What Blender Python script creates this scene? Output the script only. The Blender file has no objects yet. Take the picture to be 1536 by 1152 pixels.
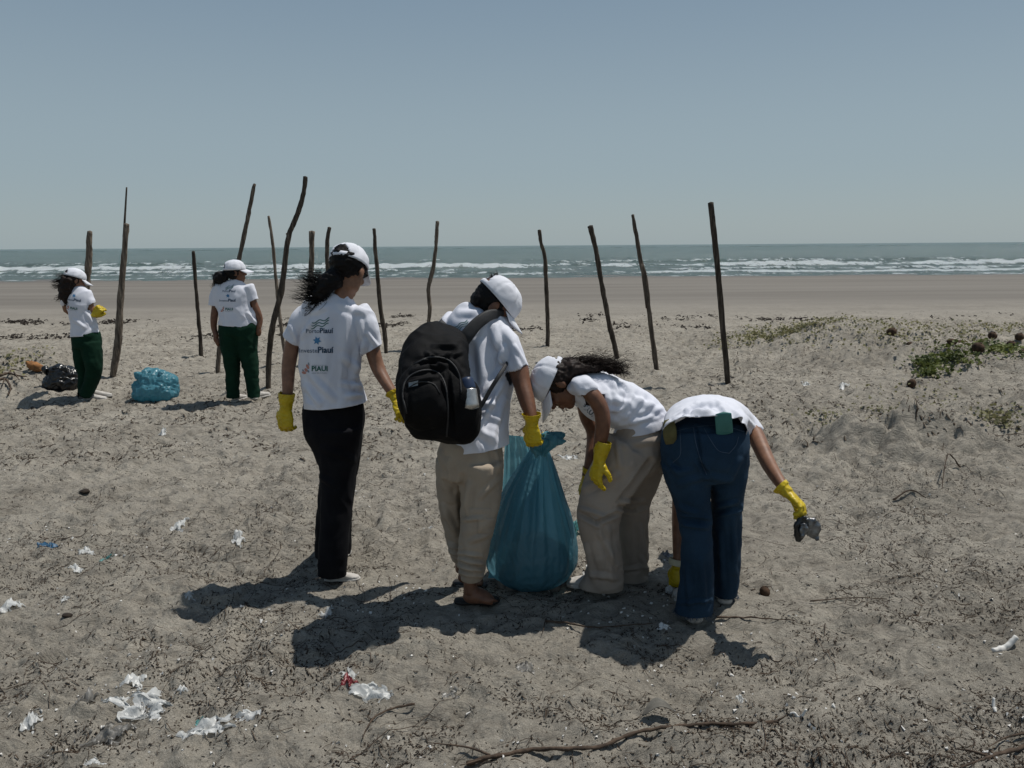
import bpy, bmesh, math, random
import numpy as np
from mathutils import Vector, Matrix
from mathutils.bvhtree import BVHTree
random.seed(7); RNG = np.random.RandomState(7)
R = math.radians
scene = bpy.context.scene
COL = scene.collection

# ------------------------------------------------------------------ camera, sky, sun, exposure
F, CX, CY, H = 1200.0, 768.0, 576.0, 1.67
PITCH, ROLL = math.atan((576 - 368.5) / F), R(0.41)
fwd = Vector((0, math.cos(PITCH), -math.sin(PITCH)))
_r0 = Vector((1, 0, 0)); _u0 = _r0.cross(fwd)
rgt = (_r0 * math.cos(ROLL) - _u0 * math.sin(ROLL)).normalized()
upv = rgt.cross(fwd)
camd = bpy.data.cameras.new('camera'); cam = bpy.data.objects.new('camera', camd); COL.objects.link(cam)
cam.matrix_world = Matrix(((rgt.x, upv.x, -fwd.x, 0), (rgt.y, upv.y, -fwd.y, 0), (rgt.z, upv.z, -fwd.z, H), (0, 0, 0, 1)))
camd.sensor_width = 36; camd.lens = 36 * F / 1536; camd.clip_start = .05; camd.clip_end = 60000
scene.camera = cam

SH = Vector((-0.90, -0.41))            # where shadows fall on the ground
SUN_EL = R(66)
sd = Vector((-SH.x * math.cos(SUN_EL), -SH.y * math.cos(SUN_EL), math.sin(SUN_EL))).normalized()
world = bpy.data.worlds.new('World'); scene.world = world; world.use_nodes = True
wn = world.node_tree.nodes; wl = world.node_tree.links
bg = wn['Background']
sky = wn.new('ShaderNodeTexSky'); sky.sky_type = 'NISHITA'; sky.sun_disc = False
sky.sun_elevation = SUN_EL; sky.sun_rotation = math.atan2(sd.x, sd.y)
sky.air_density = 1.0; sky.dust_density = .7; sky.ozone_density = 1.4; sky.altitude = 0
tint = wn.new('ShaderNodeMix'); tint.data_type = 'RGBA'; tint.blend_type = 'MULTIPLY'; tint.inputs[0].default_value = 1
tint.inputs[7].default_value = (1.0, 0.93, 0.86, 1)
wl.new(sky.outputs[0], tint.inputs[6])
# marine haze: the clear sky is veiled by a pale grey-blue air layer that thickens towards the horizon
tcw = wn.new('ShaderNodeTexCoord'); sepw = wn.new('ShaderNodeSeparateXYZ'); wl.new(tcw.outputs['Generated'], sepw.inputs[0])
rpw = wn.new('ShaderNodeValToRGB'); wl.new(sepw.outputs['Z'], rpw.inputs[0]); rpw.color_ramp.interpolation = 'EASE'
for i_, (p_, c_) in enumerate(((0.0, (4.45, 5.5, 5.95)), (.10, (4.15, 5.3, 6.0)), (.34, (2.85, 4.0, 5.15)), (.8, (1.6, 2.5, 3.9)))):
    e_ = rpw.color_ramp.elements[i_] if i_ < 2 else rpw.color_ramp.elements.new(p_)
    e_.position = p_; e_.color = (*c_, 1)
veil = wn.new('ShaderNodeMix'); veil.data_type = 'RGBA'; veil.inputs[0].default_value = .82
wl.new(tint.outputs[2], veil.inputs[6]); wl.new(rpw.outputs[0], veil.inputs[7]); wl.new(veil.outputs[2], bg.inputs[0]); bg.inputs[1].default_value = 0.062
sl = bpy.data.lights.new('sun', 'SUN'); so = bpy.data.objects.new('sun', sl); COL.objects.link(so)
sl.energy = 3.35; sl.angle = R(0.53); sl.color = (1, .965, .90)
so.rotation_euler = sd.to_track_quat('Z', 'Y').to_euler(); so.location = (0, 0, 20)
vs = scene.view_settings; vs.view_transform = 'Standard'; vs.look = 'None'; vs.exposure = 0.24; vs.gamma = 1; vs.use_curve_mapping = False

# ------------------------------------------------------------------ picking points of the place from photograph pixels
def ray(px, py): return rgt * ((px - CX) / F) - upv * ((py - CY) / F) + fwd
def P(px, py, Y):
    d = ray(px, py); return Vector((0, 0, H)) + d * (Y / d.y)
def mpp(px, py, Y): return (Y / ray(px, py).y) / F
def proj(V):
    W = V - np.array([0, 0, H]); d = W @ np.array(fwd)
    return np.stack([CX + F * (W @ np.array(rgt)) / d, CY - F * (W @ np.array(upv)) / d], 1)

# ------------------------------------------------------------------ noise
_perm = np.random.RandomState(3).permutation(256); _perm = np.concatenate([_perm, _perm, _perm])
_ang = np.random.RandomState(4).rand(256) * 2 * np.pi; _g2 = np.stack([np.cos(_ang), np.sin(_ang)], 1)
_g3 = np.random.RandomState(5).randn(256, 3); _g3 /= np.linalg.norm(_g3, axis=1)[:, None]
def pn(x, y, s=0):
    x = np.asarray(x, float) + s * 17.31; y = np.asarray(y, float) + s * 9.73
    xi = np.floor(x).astype(int); yi = np.floor(y).astype(int); xf = x - xi; yf = y - yi
    u = xf * xf * xf * (xf * (xf * 6 - 15) + 10); v = yf * yf * yf * (yf * (yf * 6 - 15) + 10)
    def g(i, j):
        k = _perm[_perm[(xi + i) & 255] + ((yi + j) & 255)]; G = _g2[k]
        return G[..., 0] * (xf - i) + G[..., 1] * (yf - j)
    a = g(0, 0); b = g(1, 0); c = g(0, 1); d = g(1, 1)
    return 1.5 * ((a + u * (b - a)) * (1 - v) + (c + u * (d - c)) * v)
def pn3(Pn, s=0):
    Pn = np.asarray(Pn, float) + s * 13.7
    I = np.floor(Pn).astype(int); f = Pn - I; w = f * f * f * (f * (f * 6 - 15) + 10); out = 0
    for i in (0, 1):
        for j in (0, 1):
            for k in (0, 1):
                h = _perm[_perm[_perm[(I[:, 0] + i) & 255] + ((I[:, 1] + j) & 255)] + ((I[:, 2] + k) & 255)]
                d = ((f - np.array([i, j, k])) * _g3[h]).sum(1)
                out = out + d * (w[:, 0] if i else 1 - w[:, 0]) * (w[:, 1] if j else 1 - w[:, 1]) * (w[:, 2] if k else 1 - w[:, 2])
    return 1.6 * out
def sst(x, a, b):
    t = np.clip((x - a) / (b - a), 0, 1); return t * t * (3 - 2 * t)
def mound(x, y, cx, cy, sx, sy, rot=0):
    c, s = math.cos(rot), math.sin(rot); dx = x - cx; dy = y - cy
    return np.exp(-(((dx * c + dy * s) / sx) ** 2 + ((-dx * s + dy * c) / sy) ** 2 + 1e-6) ** .62)
def gauss(x, y, cx, cy, sx, sy, rot=0):
    c, s = math.cos(rot), math.sin(rot); dx = x - cx; dy = y - cy
    return np.exp(-((dx * c + dy * s) / sx) ** 2 - ((-dx * s + dy * c) / sy) ** 2)

# ------------------------------------------------------------------ terrain height
SHORE = 56.5; SEA_Z = -0.5
def gz(x, y, fine=True):
    x = np.asarray(x, float); y = np.asarray(y, float)
    near = 1 - sst(y, 15, 21)
    z = 0.05 * pn(x * .22, y * .22, 1) * near
    z = z - 0.6 * sst(y, 20, 68) - 1.6 * sst(y, 60, 95)
    w = pn(x * .9, y * .9, 2) * .35
    # ridge of low dunes on the right
    rg = np.exp(-((y - 12.6 - .3 * np.sin(x * .7)) / 1.9) ** 2) * sst(x, 2.6, 5.2)
    z = z + rg * (.40 + .12 * pn(x * .5, y * .8, 3)) * (1 - .25 * sst(x, 8, 14))
    z = z + .16 * np.exp(-((y - 9.8) / 1.1) ** 2) * sst(x, 4.6, 6.4)
    # small wind-shaped mounds
    xr = x + .12 * pn(x * 3, y * 3, 4)
    for (cx, cy, sx, sy, rt, h) in ((2.62, 6.20, .28, .18, -.35, .25), (2.92, 5.95, .40, .12, -.55, .14), (3.22, 6.25, .27, .19, -.2, .29),
                                    (3.62, 6.1, .45, .13, -.4, .19), (2.35, 5.1, .14, .07, -.4, .07), (2.62, 5.02, .2, .06, -.3, .07), (5.0, 7.4, .6, .35, .1, .26), (4.6, 8.6, .7, .3, .1, .12), (2.7, 5.5, .22, .12, -.2, .05),
                                    (-6.6, 10.0, 1.5, .9, .2, .42), (-1.35, 2.85, .30, .14, .1, .045), (-1.05, 2.62, .26, .13, .2, .035),
                                    (-5.6, 9.0, .9, .35, -.1, .10), (.9, 2.62, .3, .12, .1, .025)):
        z = z + h * (mound if h in (.25, .14, .29, .19, .07) else gauss)(xr, y + .05 * pn(x * 4, y * 4, 5), cx, cy, sx, sy, rt)
    z = z - .10 * gauss(x, y, .85, 2.95, .55, .30) + .055 * gauss(x, y, -.75, 3.05, .45, .25)  # added hollow and rise in the sand, shifting where the figures' shadows land
    if fine:
        amp = near * (.75 + .45 * sst(pn(x * .35, y * .35, 6), -.5, .5)) * (1 + .5 * sst(x, 1.2, 3) * sst(y, 4.5, 6)) * (1 - .45 * np.exp(-((y - 3.6) / .45) ** 2) * (np.abs(x) < 1.3))
        # footprint-like hollows and wind ripples, lumps down to a few centimetres
        z = z + amp * (.028 * pn(x * 1.9 + w, y * 2.3, 7) + .024 * pn(x * 4.3, y * 5.2 + w, 8))
        xd = x * .94 + y * .34; yd = -x * .34 + y * .94
        z = z + amp * (.018 * sst(pn(xd * 2.4, yd * 7.5 + w, 14), .1, .5) + .010 * sst(pn(xd * 6.5, yd * 17 + w, 15), .05, .45))
        z = z + amp * (.019 * (1 - 2 * np.abs(pn(x * 6.0 + w, y * 8.5, 9))) + .013 * pn(x * 14, y * 18, 10))
        z = z + amp * (.0062 * (1 - 2 * np.abs(pn(x * 24 + w * 3, y * 31, 11))) + .0036 * pn(x * 52, y * 66, 12))
        pit = pn(x * 3.1, y * 3.6, 13); z = z - amp * .035 * sst(pit, .42, .75)
    return z
def hit(px, py):
    d = ray(px, py); z = 0.0
    for _ in range(25):
        t = (z - H) / d.z; p = Vector((0, 0, H)) + d * t
        z = .5 * z + .5 * float(gz(p.x, p.y))
    p = Vector((0, 0, H)) + d * ((z - H) / d.z); p.z = float(gz(p.x, p.y)); return p

# ------------------------------------------------------------------ materials
def newmat(name):
    m = bpy.data.materials.new(name); m.use_nodes = True
    return m, m.node_tree.nodes, m.node_tree.links, m.node_tree.nodes['Principled BSDF']
def ramp(N, L, src, stops):
    r = N.new('ShaderNodeValToRGB'); e = r.color_ramp.elements
    while len(e) < len(stops): e.new(.5)
    for i, (p, c) in enumerate(stops):
        e[i].position = p; e[i].color = (*c, 1) if len(c) == 3 else c
    L.new(src, r.inputs[0]); return r
def mat(name, c1, c2=None, rough=.8, scale=20, bump=0, bscale=200, spec=.3, stretch=None, metal=0, trans=0, sheen=0):
    m, N, L, b = newmat(name); c2 = c2 or tuple(v * .8 for v in c1)
    tc = N.new('ShaderNodeTexCoord'); src = tc.outputs['Object']
    if stretch:
        mp = N.new('ShaderNodeMapping'); mp.inputs['Scale'].default_value = stretch; L.new(src, mp.inputs[0]); src = mp.outputs[0]
    n = N.new('ShaderNodeTexNoise'); n.inputs['Scale'].default_value = scale; n.inputs['Detail'].default_value = 6; L.new(src, n.inputs[0])
    r = ramp(N, L, n.outputs[0], [(.35, c2), (.65, c1)]); L.new(r.outputs[0], b.inputs['Base Color'])
    b.inputs['Roughness'].default_value = rough; b.inputs['Specular IOR Level'].default_value = spec; b.inputs['Metallic'].default_value = metal
    if sheen: b.inputs['Sheen Weight'].default_value = sheen
    if bump:
        n2 = N.new('ShaderNodeTexNoise'); n2.inputs['Scale'].default_value = bscale; n2.inputs['Detail'].default_value = 4; L.new(src, n2.inputs[0])
        bp = N.new('ShaderNodeBump'); bp.inputs['Strength'].default_value = bump; bp.inputs['Distance'].default_value = .004
        L.new(n2.outputs[0], bp.inputs['Height']); L.new(bp.outputs[0], b.inputs['Normal'])
    if trans:
        out = N['Material Output']; tr = N.new('ShaderNodeBsdfTranslucent'); mx = N.new('ShaderNodeMixShader'); mx.inputs[0].default_value = trans
        L.new(r.outputs[0], tr.inputs[0]); L.new(b.outputs[0], mx.inputs[1]); L.new(tr.outputs[0], mx.inputs[2]); L.new(mx.outputs[0], out.inputs[0])
    return m
def film_mat(name, col, clear=.25, transl=.5, rough=.25):
    m, N, L, b = newmat(name); out = N['Material Output']
    b.inputs['Base Color'].default_value = (*col, 1); b.inputs['Roughness'].default_value = rough; b.inputs['Specular IOR Level'].default_value = .6
    tl = N.new('ShaderNodeBsdfTranslucent'); tl.inputs[0].default_value = (*col, 1)
    tp = N.new('ShaderNodeBsdfTransparent'); tp.inputs[0].default_value = (*[min(1, c ** .45) for c in col], 1)
    tc = N.new('ShaderNodeTexCoord'); n = N.new('ShaderNodeTexNoise'); n.inputs['Scale'].default_value = 26; n.inputs['Detail'].default_value = 8; n.inputs['Distortion'].default_value = 1.2
    L.new(tc.outputs['Object'], n.inputs[0])
    bp = N.new('ShaderNodeBump'); bp.inputs['Strength'].default_value = .8; bp.inputs['Distance'].default_value = .01; L.new(n.outputs[0], bp.inputs['Height'])
    L.new(bp.outputs[0], b.inputs['Normal'])
    m1 = N.new('ShaderNodeMixShader'); m1.inputs[0].default_value = transl; L.new(b.outputs[0], m1.inputs[1]); L.new(tl.outputs[0], m1.inputs[2])
    m2 = N.new('ShaderNodeMixShader'); m2.inputs[0].default_value = clear; L.new(m1.outputs[0], m2.inputs[1]); L.new(tp.outputs[0], m2.inputs[2])
    L.new(m2.outputs[0], out.inputs[0]); return m
M = {}
M['shirt'] = mat('white_cotton', (.70, .71, .77), (.64, .65, .72), .9, 8, .25, 320, .15, trans=.05, sheen=.1)
M['capw'] = mat('white_cap_twill', (.72, .73, .78), (.62, .63, .68), .85, 14, .25, 260, .15, trans=.05)
M['black'] = mat('black_cotton', (.010, .010, .012), (.006, .006, .008), .9, 9, .3, 250, .1)
M['beige'] = mat('beige_cotton', (.36, .30, .235), (.30, .245, .19), .92, 7, .35, 260, .12)
M['beige2'] = mat('taupe_cotton', (.33, .28, .235), (.27, .23, .195), .92, 7, .35, 260, .12)
M['green'] = mat('dark_green_cotton', (.006, .028, .016), (.004, .020, .011), .9, 7, .3, 260, .12)
M['skin_a'] = mat('light_brown_skin', (.235, .120, .072), (.17, .085, .052), .5, 30, .1, 160, .35)
M['skin_b'] = mat('brown_skin', (.165, .075, .042), (.115, .052, .030), .5, 30, .1, 160, .35)
M['hair'] = mat('black_hair', (.008, .006, .006), (.004, .004, .004), .6, 60, 0, 100, .15)
M['hairb'] = mat('dark_brown_hair', (.020, .011, .008), (.008, .005, .004), .6, 60, 0, 100, .18)
M['glove'] = mat('yellow_rubber', (.62, .46, .012), (.52, .37, .010), .42, 22, .3, 60, .45, trans=.16)
M['cream'] = mat('cream_cuff_lining', (.62, .58, .42), None, .8, 20, .2, 120)
M['shoe'] = mat('white_canvas', (.50, .47, .44), (.38, .36, .33), .8, 25, .3, 200)
M['sole'] = mat('white_rubber_sole', (.46, .44, .41), (.32, .30, .27), .6, 25, .2, 80)
M['sandal'] = mat('dark_rubber_sandal', (.018, .015, .013), None, .6, 20, .2, 80)
M['print_dark'] = mat('navy_shirt_print', (.035, .07, .12), None, .8, 30)
M['print_green'] = mat('green_shirt_print', (.02, .12, .10), None, .8, 30)
M['print_blue'] = mat('blue_shirt_print', (.07, .22, .42), None, .8, 30)
M['print_pink'] = mat('pink_shirt_print', (.50, .24, .20), None, .8, 30)
M['print_grey'] = mat('grey_shirt_print', (.22, .26, .30), None, .8, 30)
M['pack'] = mat('black_nylon', (.0045, .0045, .005), (.0025, .0025, .003), .7, 14, .5, 300, .12)
M['webbing'] = mat('black_webbing', (.022, .022, .024), (.012, .012, .013), .6, 40, .5, 400, .4)
M['steel'] = mat('brushed_steel', (.55, .53, .50), (.42, .41, .39), .35, 60, .1, 300, .5, metal=.8)
M['navy'] = mat('navy_plastic', (.02, .035, .075), None, .4, 20)
M['glass'] = mat('dark_sunglass_plastic', (.008, .008, .009), None, .15, 20, spec=.6)
M['bag'] = film_mat('blue_bag_film', (.125, .300, .380), .24, .55, .22)
M['bag2'] = film_mat('bright_blue_bag_film', (.12, .34, .42), .15, .45, .22)
M['blackbag'] = mat('black_bag_film', (.010, .010, .011), (.006, .006, .006), .28, 20, .6, 40, .5)
M['wfilm'] = film_mat('white_plastic_film', (.70, .71, .70), .12, .35, .3)
M['gfilm'] = film_mat('dusty_clear_film', (.34, .33, .31), .40, .3, .25)
M['bfilm'] = film_mat('blue_scrap_film', (.04, .13, .24), .05, .3, .4)
M['tfilm'] = film_mat('teal_scrap_film', (.10, .30, .30), .1, .3, .4)
M['rfilm'] = film_mat('dark_red_film', (.20, .025, .03), .05, .2, .3)
M['wrapb'] = mat('black_wrapper', (.012, .014, .016), None, .3, 20, .4, 60, .5)
M['wraps'] = mat('silver_wrapper', (.25, .26, .27), (.08, .08, .085), .28, 30, .5, 60, .5, metal=.7)
M['teal'] = mat('turquoise_phone_case', (.05, .175, .165), (.04, .15, .14), .5, 20)
M['olive'] = mat('olive_cloth', (.12, .11, .045), (.09, .08, .035), .9, 30, .3, 200)
M['thread'] = mat('tan_stitching', (.055, .085, .13), None, .8, 40)
M['husk'] = mat('coconut_husk', (.085, .05, .03), (.03, .018, .012), .95, 18, .8, 60, stretch=(1, 1, .25))
M['orangehusk'] = mat('pale_orange_husk', (.38, .17, .06), (.16, .08, .035), .9, 18, .8, 60)
M['twig'] = mat('dry_brown_twig', (.095, .065, .045), (.04, .028, .02), .9, 30, .6, 120)
M['weed'] = mat('dry_dark_seaweed', (.038, .028, .02), (.015, .011, .009), .9, 30, .3, 120)
M['leafy'] = mat('creeping_plant_leaf', (.15, .17, .045), (.05, .07, .02), .6, 3, trans=.25)
M['leafy2'] = mat('grey_green_leaf', (.26, .24, .12), (.15, .145, .07), .7, 3, trans=.2)
M['shell'] = mat('bleached_shell', (.72, .70, .66), None, .6, 30)
M['greyleaf'] = mat('grey_dead_leaf', (.15, .14, .12), (.08, .075, .065), .85, 15, .5, 80)
def denim():
    m, N, L, b = newmat('blue_denim'); tc = N.new('ShaderNodeTexCoord')
    n = N.new('ShaderNodeTexNoise'); n.inputs['Scale'].default_value = 5; n.inputs['Detail'].default_value = 5; L.new(tc.outputs['Object'], n.inputs[0])
    r = ramp(N, L, n.outputs[0], [(.35, (.011, .028, .052)), (.7, (.022, .050, .088))])
    w = N.new('ShaderNodeTexNoise'); w.inputs['Scale'].default_value = 420; L.new(tc.outputs['Object'], w.inputs[0])
    mx = N.new('ShaderNodeMix'); mx.data_type = 'RGBA'; mx.blend_type = 'OVERLAY'; mx.inputs[0].default_value = .5
    L.new(r.outputs[0], mx.inputs[6]); L.new(w.outputs[0], mx.inputs[7]); L.new(mx.outputs[2], b.inputs['Base Color'])
    bp = N.new('ShaderNodeBump'); bp.inputs['Strength'].default_value = .4; bp.inputs['Distance'].default_value = .002
    L.new(w.outputs[0], bp.inputs['Height']); L.new(bp.outputs[0], b.inputs['Normal']); b.inputs['Roughness'].default_value = .88; b.inputs['Specular IOR Level'].default_value = .15
    return m
M['denim'] = denim()
def bark():
    m, N, L, b = newmat('weathered_pole_wood'); tc = N.new('ShaderNodeTexCoord'); mp = N.new('ShaderNodeMapping')
    mp.inputs['Scale'].default_value = (14, 14, 1.6); L.new(tc.outputs['Object'], mp.inputs[0])
    n = N.new('ShaderNodeTexNoise'); n.inputs['Scale'].default_value = 3; n.inputs['Detail'].default_value = 9; n.inputs['Roughness'].default_value = .7; L.new(mp.outputs[0], n.inputs[0])
    r = ramp(N, L, n.outputs[0], [(.3, (.022, .018, .014)), (.5, (.075, .060, .047)), (.68, (.19, .155, .12))])
    oi = N.new('ShaderNodeObjectInfo'); mr = N.new('ShaderNodeMapRange'); mr.inputs[3].default_value = .5; mr.inputs[4].default_value = 1.7; L.new(oi.outputs['Random'], mr.inputs[0])
    mx = N.new('ShaderNodeMix'); mx.data_type = 'RGBA'; mx.blend_type = 'MULTIPLY'; mx.inputs[0].default_value = 1
    L.new(r.outputs[0], mx.inputs[6]); L.new(mr.outputs[0], mx.inputs[7]); L.new(mx.outputs[2], b.inputs['Base Color'])
    bp = N.new('ShaderNodeBump'); bp.inputs['Strength'].default_value = .9; bp.inputs['Distance'].default_value = .012; L.new(n.outputs[0], bp.inputs['Height']); L.new(bp.outputs[0], b.inputs['Normal'])
    b.inputs['Roughness'].default_value = .9; b.inputs['Specular IOR Level'].default_value = .2; return m
M['bark'] = bark()
def sand():
    m, N, L, b = newmat('beach_sand'); g = N.new('ShaderNodeNewGeometry'); sep = N.new('ShaderNodeSeparateXYZ'); L.new(g.outputs['Position'], sep.inputs[0])
    def noise(scale, det, rough=.5, dist=0, st=None):
        src = g.outputs['Position']
        if st:
            mp = N.new('ShaderNodeMapping'); mp.inputs['Scale'].default_value = st; L.new(src, mp.inputs[0]); src = mp.outputs[0]
        n = N.new('ShaderNodeTexNoise'); n.inputs['Scale'].default_value = scale; n.inputs['Detail'].default_value = det
        n.inputs['Roughness'].default_value = rough; n.inputs['Distortion'].default_value = dist; L.new(src, n.inputs[0]); return n.outputs[0]
    def mix(a, c, f, mode='MIX'):
        x = N.new('ShaderNodeMix'); x.data_type = 'RGBA'; x.blend_type = mode
        for s, v in ((6, a), (7, c), (0, f)):
            if isinstance(v, (tuple, float, int)): x.inputs[s].default_value = (*v, 1) if isinstance(v, tuple) else v
            else: L.new(v, x.inputs[s])
        return x.outputs[2]
    def mrange(v, a, b_, c, d):
        r = N.new('ShaderNodeMapRange'); L.new(v, r.inputs[0])
        for i, k in enumerate((a, b_, c, d)): r.inputs[i + 1].default_value = k
        return r.outputs[0]
    dry = ramp(N, L, noise(1.1, 8, .6), [(.25, (.265, .240, .200)), (.75, (.420, .386, .328))]).outputs[0]
    dry = mix(dry, ramp(N, L, noise(160, 3, .7), [(.3, (.66, .65, .64)), (.7, (1.14, 1.14, 1.14))]).outputs[0], .8, 'MULTIPLY')
    dry = mix(dry, ramp(N, L, noise(8, 10, .72, .9, (.8, 1.5, 1)), [(.36, (.66, .65, .64)), (.5, (.98, .98, .98)), (.66, (1.10, 1.10, 1.09))]).outputs[0], .9, 'MULTIPLY')
    # scattered dark plant crumbs among the grains
    sp = ramp(N, L, noise(62, 6, .75, 1.5), [(.60, (0, 0, 0)), (.66, (1, 1, 1))]).outputs[0]
    cl = ramp(N, L, noise(1.7, 5, .6), [(.38, (.15, .15, .15)), (.62, (1, 1, 1))]).outputs[0]
    sp2 = mix(sp, cl, 1.0, 'MULTIPLY')
    dry = mix(dry, (.075, .055, .042), sp2)
    spf = ramp(N, L, noise(5.5, 9, .78, 1.2, (.8, 1.5, 1)), [(.56, (0, 0, 0)), (.64, (.85, .85, .85))]).outputs[0]
    far = mrange(sep.outputs['Y'], 6, 10, 0, 1)
    dry = mix(dry, (.10, .08, .062), mix((0., 0., 0.), spf, far))
    flat = ramp(N, L, noise(.35, 5, .55, 0, (.12, 1.2, 1)), [(.35, (.138, .124, .107)), (.65, (.182, .166, .145))]).outputs[0]
    n3 = N.new('ShaderNodeMath'); n3.operation = 'MULTIPLY_ADD'; L.new(noise(.5, 5, .6, 0, (.25, 1, 1)), n3.inputs[0]); n3.inputs[1].default_value = 6; L.new(sep.outputs['Y'], n3.inputs[2])
    fm = mrange(n3.outputs[0], 18, 28, 0, 1); c = mix(dry, flat, fm)
    wt = mrange(n3.outputs[0], 50, 60, 0, 1); c = mix(c, (.115, .098, .082), wt)
    L.new(c, b.inputs['Base Color'])
    rr = mrange(wt, 0, 1, .95, .45); L.new(rr, b.inputs['Roughness']); b.inputs['Specular IOR Level'].default_value = .25
    bp = N.new('ShaderNodeBump'); bp.inputs['Distance'].default_value = .016; L.new(mrange(fm, 0, 1, .9, .12), bp.inputs['Strength']); L.new(noise(48, 9, .72, .6), bp.inputs['Height'])
    bp2 = N.new('ShaderNodeBump'); bp2.inputs['Distance'].default_value = .08; L.new(mrange(fm, 0, 1, .75, .08), bp2.inputs['Strength']); L.new(noise(7, 9, .68, .8, (.8, 1.4, 1)), bp2.inputs['Height'])
    L.new(bp.outputs[0], bp2.inputs['Normal']); L.new(bp2.outputs[0], b.inputs['Normal']); return m
M['sand'] = sand()
def water():
    m, N, L, b = newmat('sea_water'); g = N.new('ShaderNodeNewGeometry')
    def noise(scale, det, st, rough=.6, dist=0.):
        mp = N.new('ShaderNodeMapping'); mp.inputs['Scale'].default_value = st; L.new(g.outputs['Position'], mp.inputs[0])
        n = N.new('ShaderNodeTexNoise'); n.inputs['Scale'].default_value = scale; n.inputs['Detail'].default_value = det; n.inputs['Roughness'].default_value = rough; n.inputs['Distortion'].default_value = dist
        L.new(mp.outputs[0], n.inputs[0]); return n.outputs[0]
    at = N.new('ShaderNodeAttribute'); at.attribute_name = 'foam'
    c = ramp(N, L, noise(1, 8, (.05, .022, 1)), [(.3, (.030, .056, .040)), (.7, (.054, .092, .068))]).outputs[0]
    ad = N.new('ShaderNodeMath'); ad.operation = 'MULTIPLY_ADD'; L.new(noise(1, 9, (1.1, .55, 1), .75, .4), ad.inputs[0]); ad.inputs[1].default_value = 2.6; ad.inputs[2].default_value = -1.30
    s = N.new('ShaderNodeMath'); s.operation = 'ADD'; L.new(at.outputs['Fac'], s.inputs[0]); L.new(ad.outputs[0], s.inputs[1])
    fr = ramp(N, L, s.outputs[0], [(.42, (0, 0, 0)), (.62, (1, 1, 1))]).outputs[0]
    wc_sparkle = ramp(N, L, noise(1, 9, (.45, .05, 1), .78, .5), [(.64, (0, 0, 0)), (.72, (.6, .6, .6))]).outputs[0]  # pale whitecap specks, painted to stand in for sun sparkle on the sea
    mxx = N.new('ShaderNodeMix'); mxx.data_type = 'RGBA'; mxx.blend_type = 'ADD'; mxx.inputs[0].default_value = 1; L.new(fr, mxx.inputs[6]); L.new(wc_sparkle, mxx.inputs[7])
    mx = N.new('ShaderNodeMix'); mx.data_type = 'RGBA'; L.new(mxx.outputs[2], mx.inputs[0]); L.new(c, mx.inputs[6]); mx.inputs[7].default_value = (.62, .66, .66, 1)
    L.new(mx.outputs[2], b.inputs['Base Color'])
    b.inputs['Roughness'].default_value = .20; b.inputs['Specular IOR Level'].default_value = .5
    bp = N.new('ShaderNodeBump'); bp.inputs['Strength'].default_value = 1; bp.inputs['Distance'].default_value = .6; L.new(noise(1, 9, (.9, 1.6, 1), .7), bp.inputs['Height']); L.new(bp.outputs[0], b.inputs['Normal'])
    return m
M['sea'] = water()

# ------------------------------------------------------------------ mesh helpers
def mesh_from(name, V, Fc, smooth=True, m=None):
    me = bpy.data.meshes.new(name)
    V = np.asarray(V, np.float32)
    if isinstance(Fc, np.ndarray):
        k = Fc.shape[1]; me.vertices.add(len(V)); me.vertices.foreach_set('co', V.ravel())
        me.loops.add(Fc.size); me.loops.foreach_set('vertex_index', Fc.ravel().astype(np.int32))
        me.polygons.add(len(Fc)); me.polygons.foreach_set('loop_start', np.arange(0, Fc.size, k, dtype=np.int32))
        me.update(calc_edges=True)
    else:
        me.from_pydata([tuple(map(float, v)) for v in V], [], [tuple(map(int, f)) for f in Fc]); me.update()
    if smooth: me.polygons.foreach_set('use_smooth', [True] * len(me.polygons))
    if m: me.materials.append(M[m])
    return me
class Thing:
    """a top-level thing; its first mesh or an Empty is the root"""
    def __init__(s, name, label, cat, base, group=None, empty=True):
        s.base = Vector(base); s.name = name; s.meta = dict(label=label, category=cat)
        if group: s.meta['group'] = group
        s.root = None
        if empty:
            s.root = bpy.data.objects.new(name, None); s.root.empty_display_size = .1; s._fin()
    def _fin(s):
        COL.objects.link(s.root); s.root.location = s.base
        for k, v in s.meta.items(): s.root[k] = v
    def add(s, name, V, Fc, m, parent=None, smooth=True, solid=0, label=None, kind=None):
        me = mesh_from(name, np.asarray(V, float) - np.array(s.base), Fc, smooth, m)
        if s.root is None:
            s.root = o = bpy.data.objects.new(s.name, me); s._fin()
        else:
            o = bpy.data.objects.new(name, me); o.parent = parent or s.root; COL.objects.link(o)
        if solid:
            md = o.modifiers.new('thickness', 'SOLIDIFY'); md.thickness = solid; md.offset = -1
        if label: o['label'] = label
        if kind: o['kind'] = kind
        return o
def cat(parts):
    Vs, Fs, n = [], [], 0
    for V, Fc in parts:
        V = np.asarray(V, float); Vs.append(V); Fs += [tuple(i + n for i in f) for f in Fc]; n += len(V)
    return np.concatenate(Vs), Fs
def crom(A, steps):
    A = np.asarray(A, float); n = len(A); Q = np.vstack([2 * A[0] - A[1], A, 2 * A[-1] - A[-2]]); out = []
    for i in range(n - 1):
        p0, p1, p2, p3 = Q[i:i + 4]
        for t in np.arange(steps) / steps:
            out.append(.5 * (2 * p1 + (p2 - p0) * t + (2 * p0 - 5 * p1 + 4 * p2 - p3) * t * t + (3 * p1 - p0 - 3 * p2 + p3) * t ** 3))
    out.append(A[-1]); return np.array(out)
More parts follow.
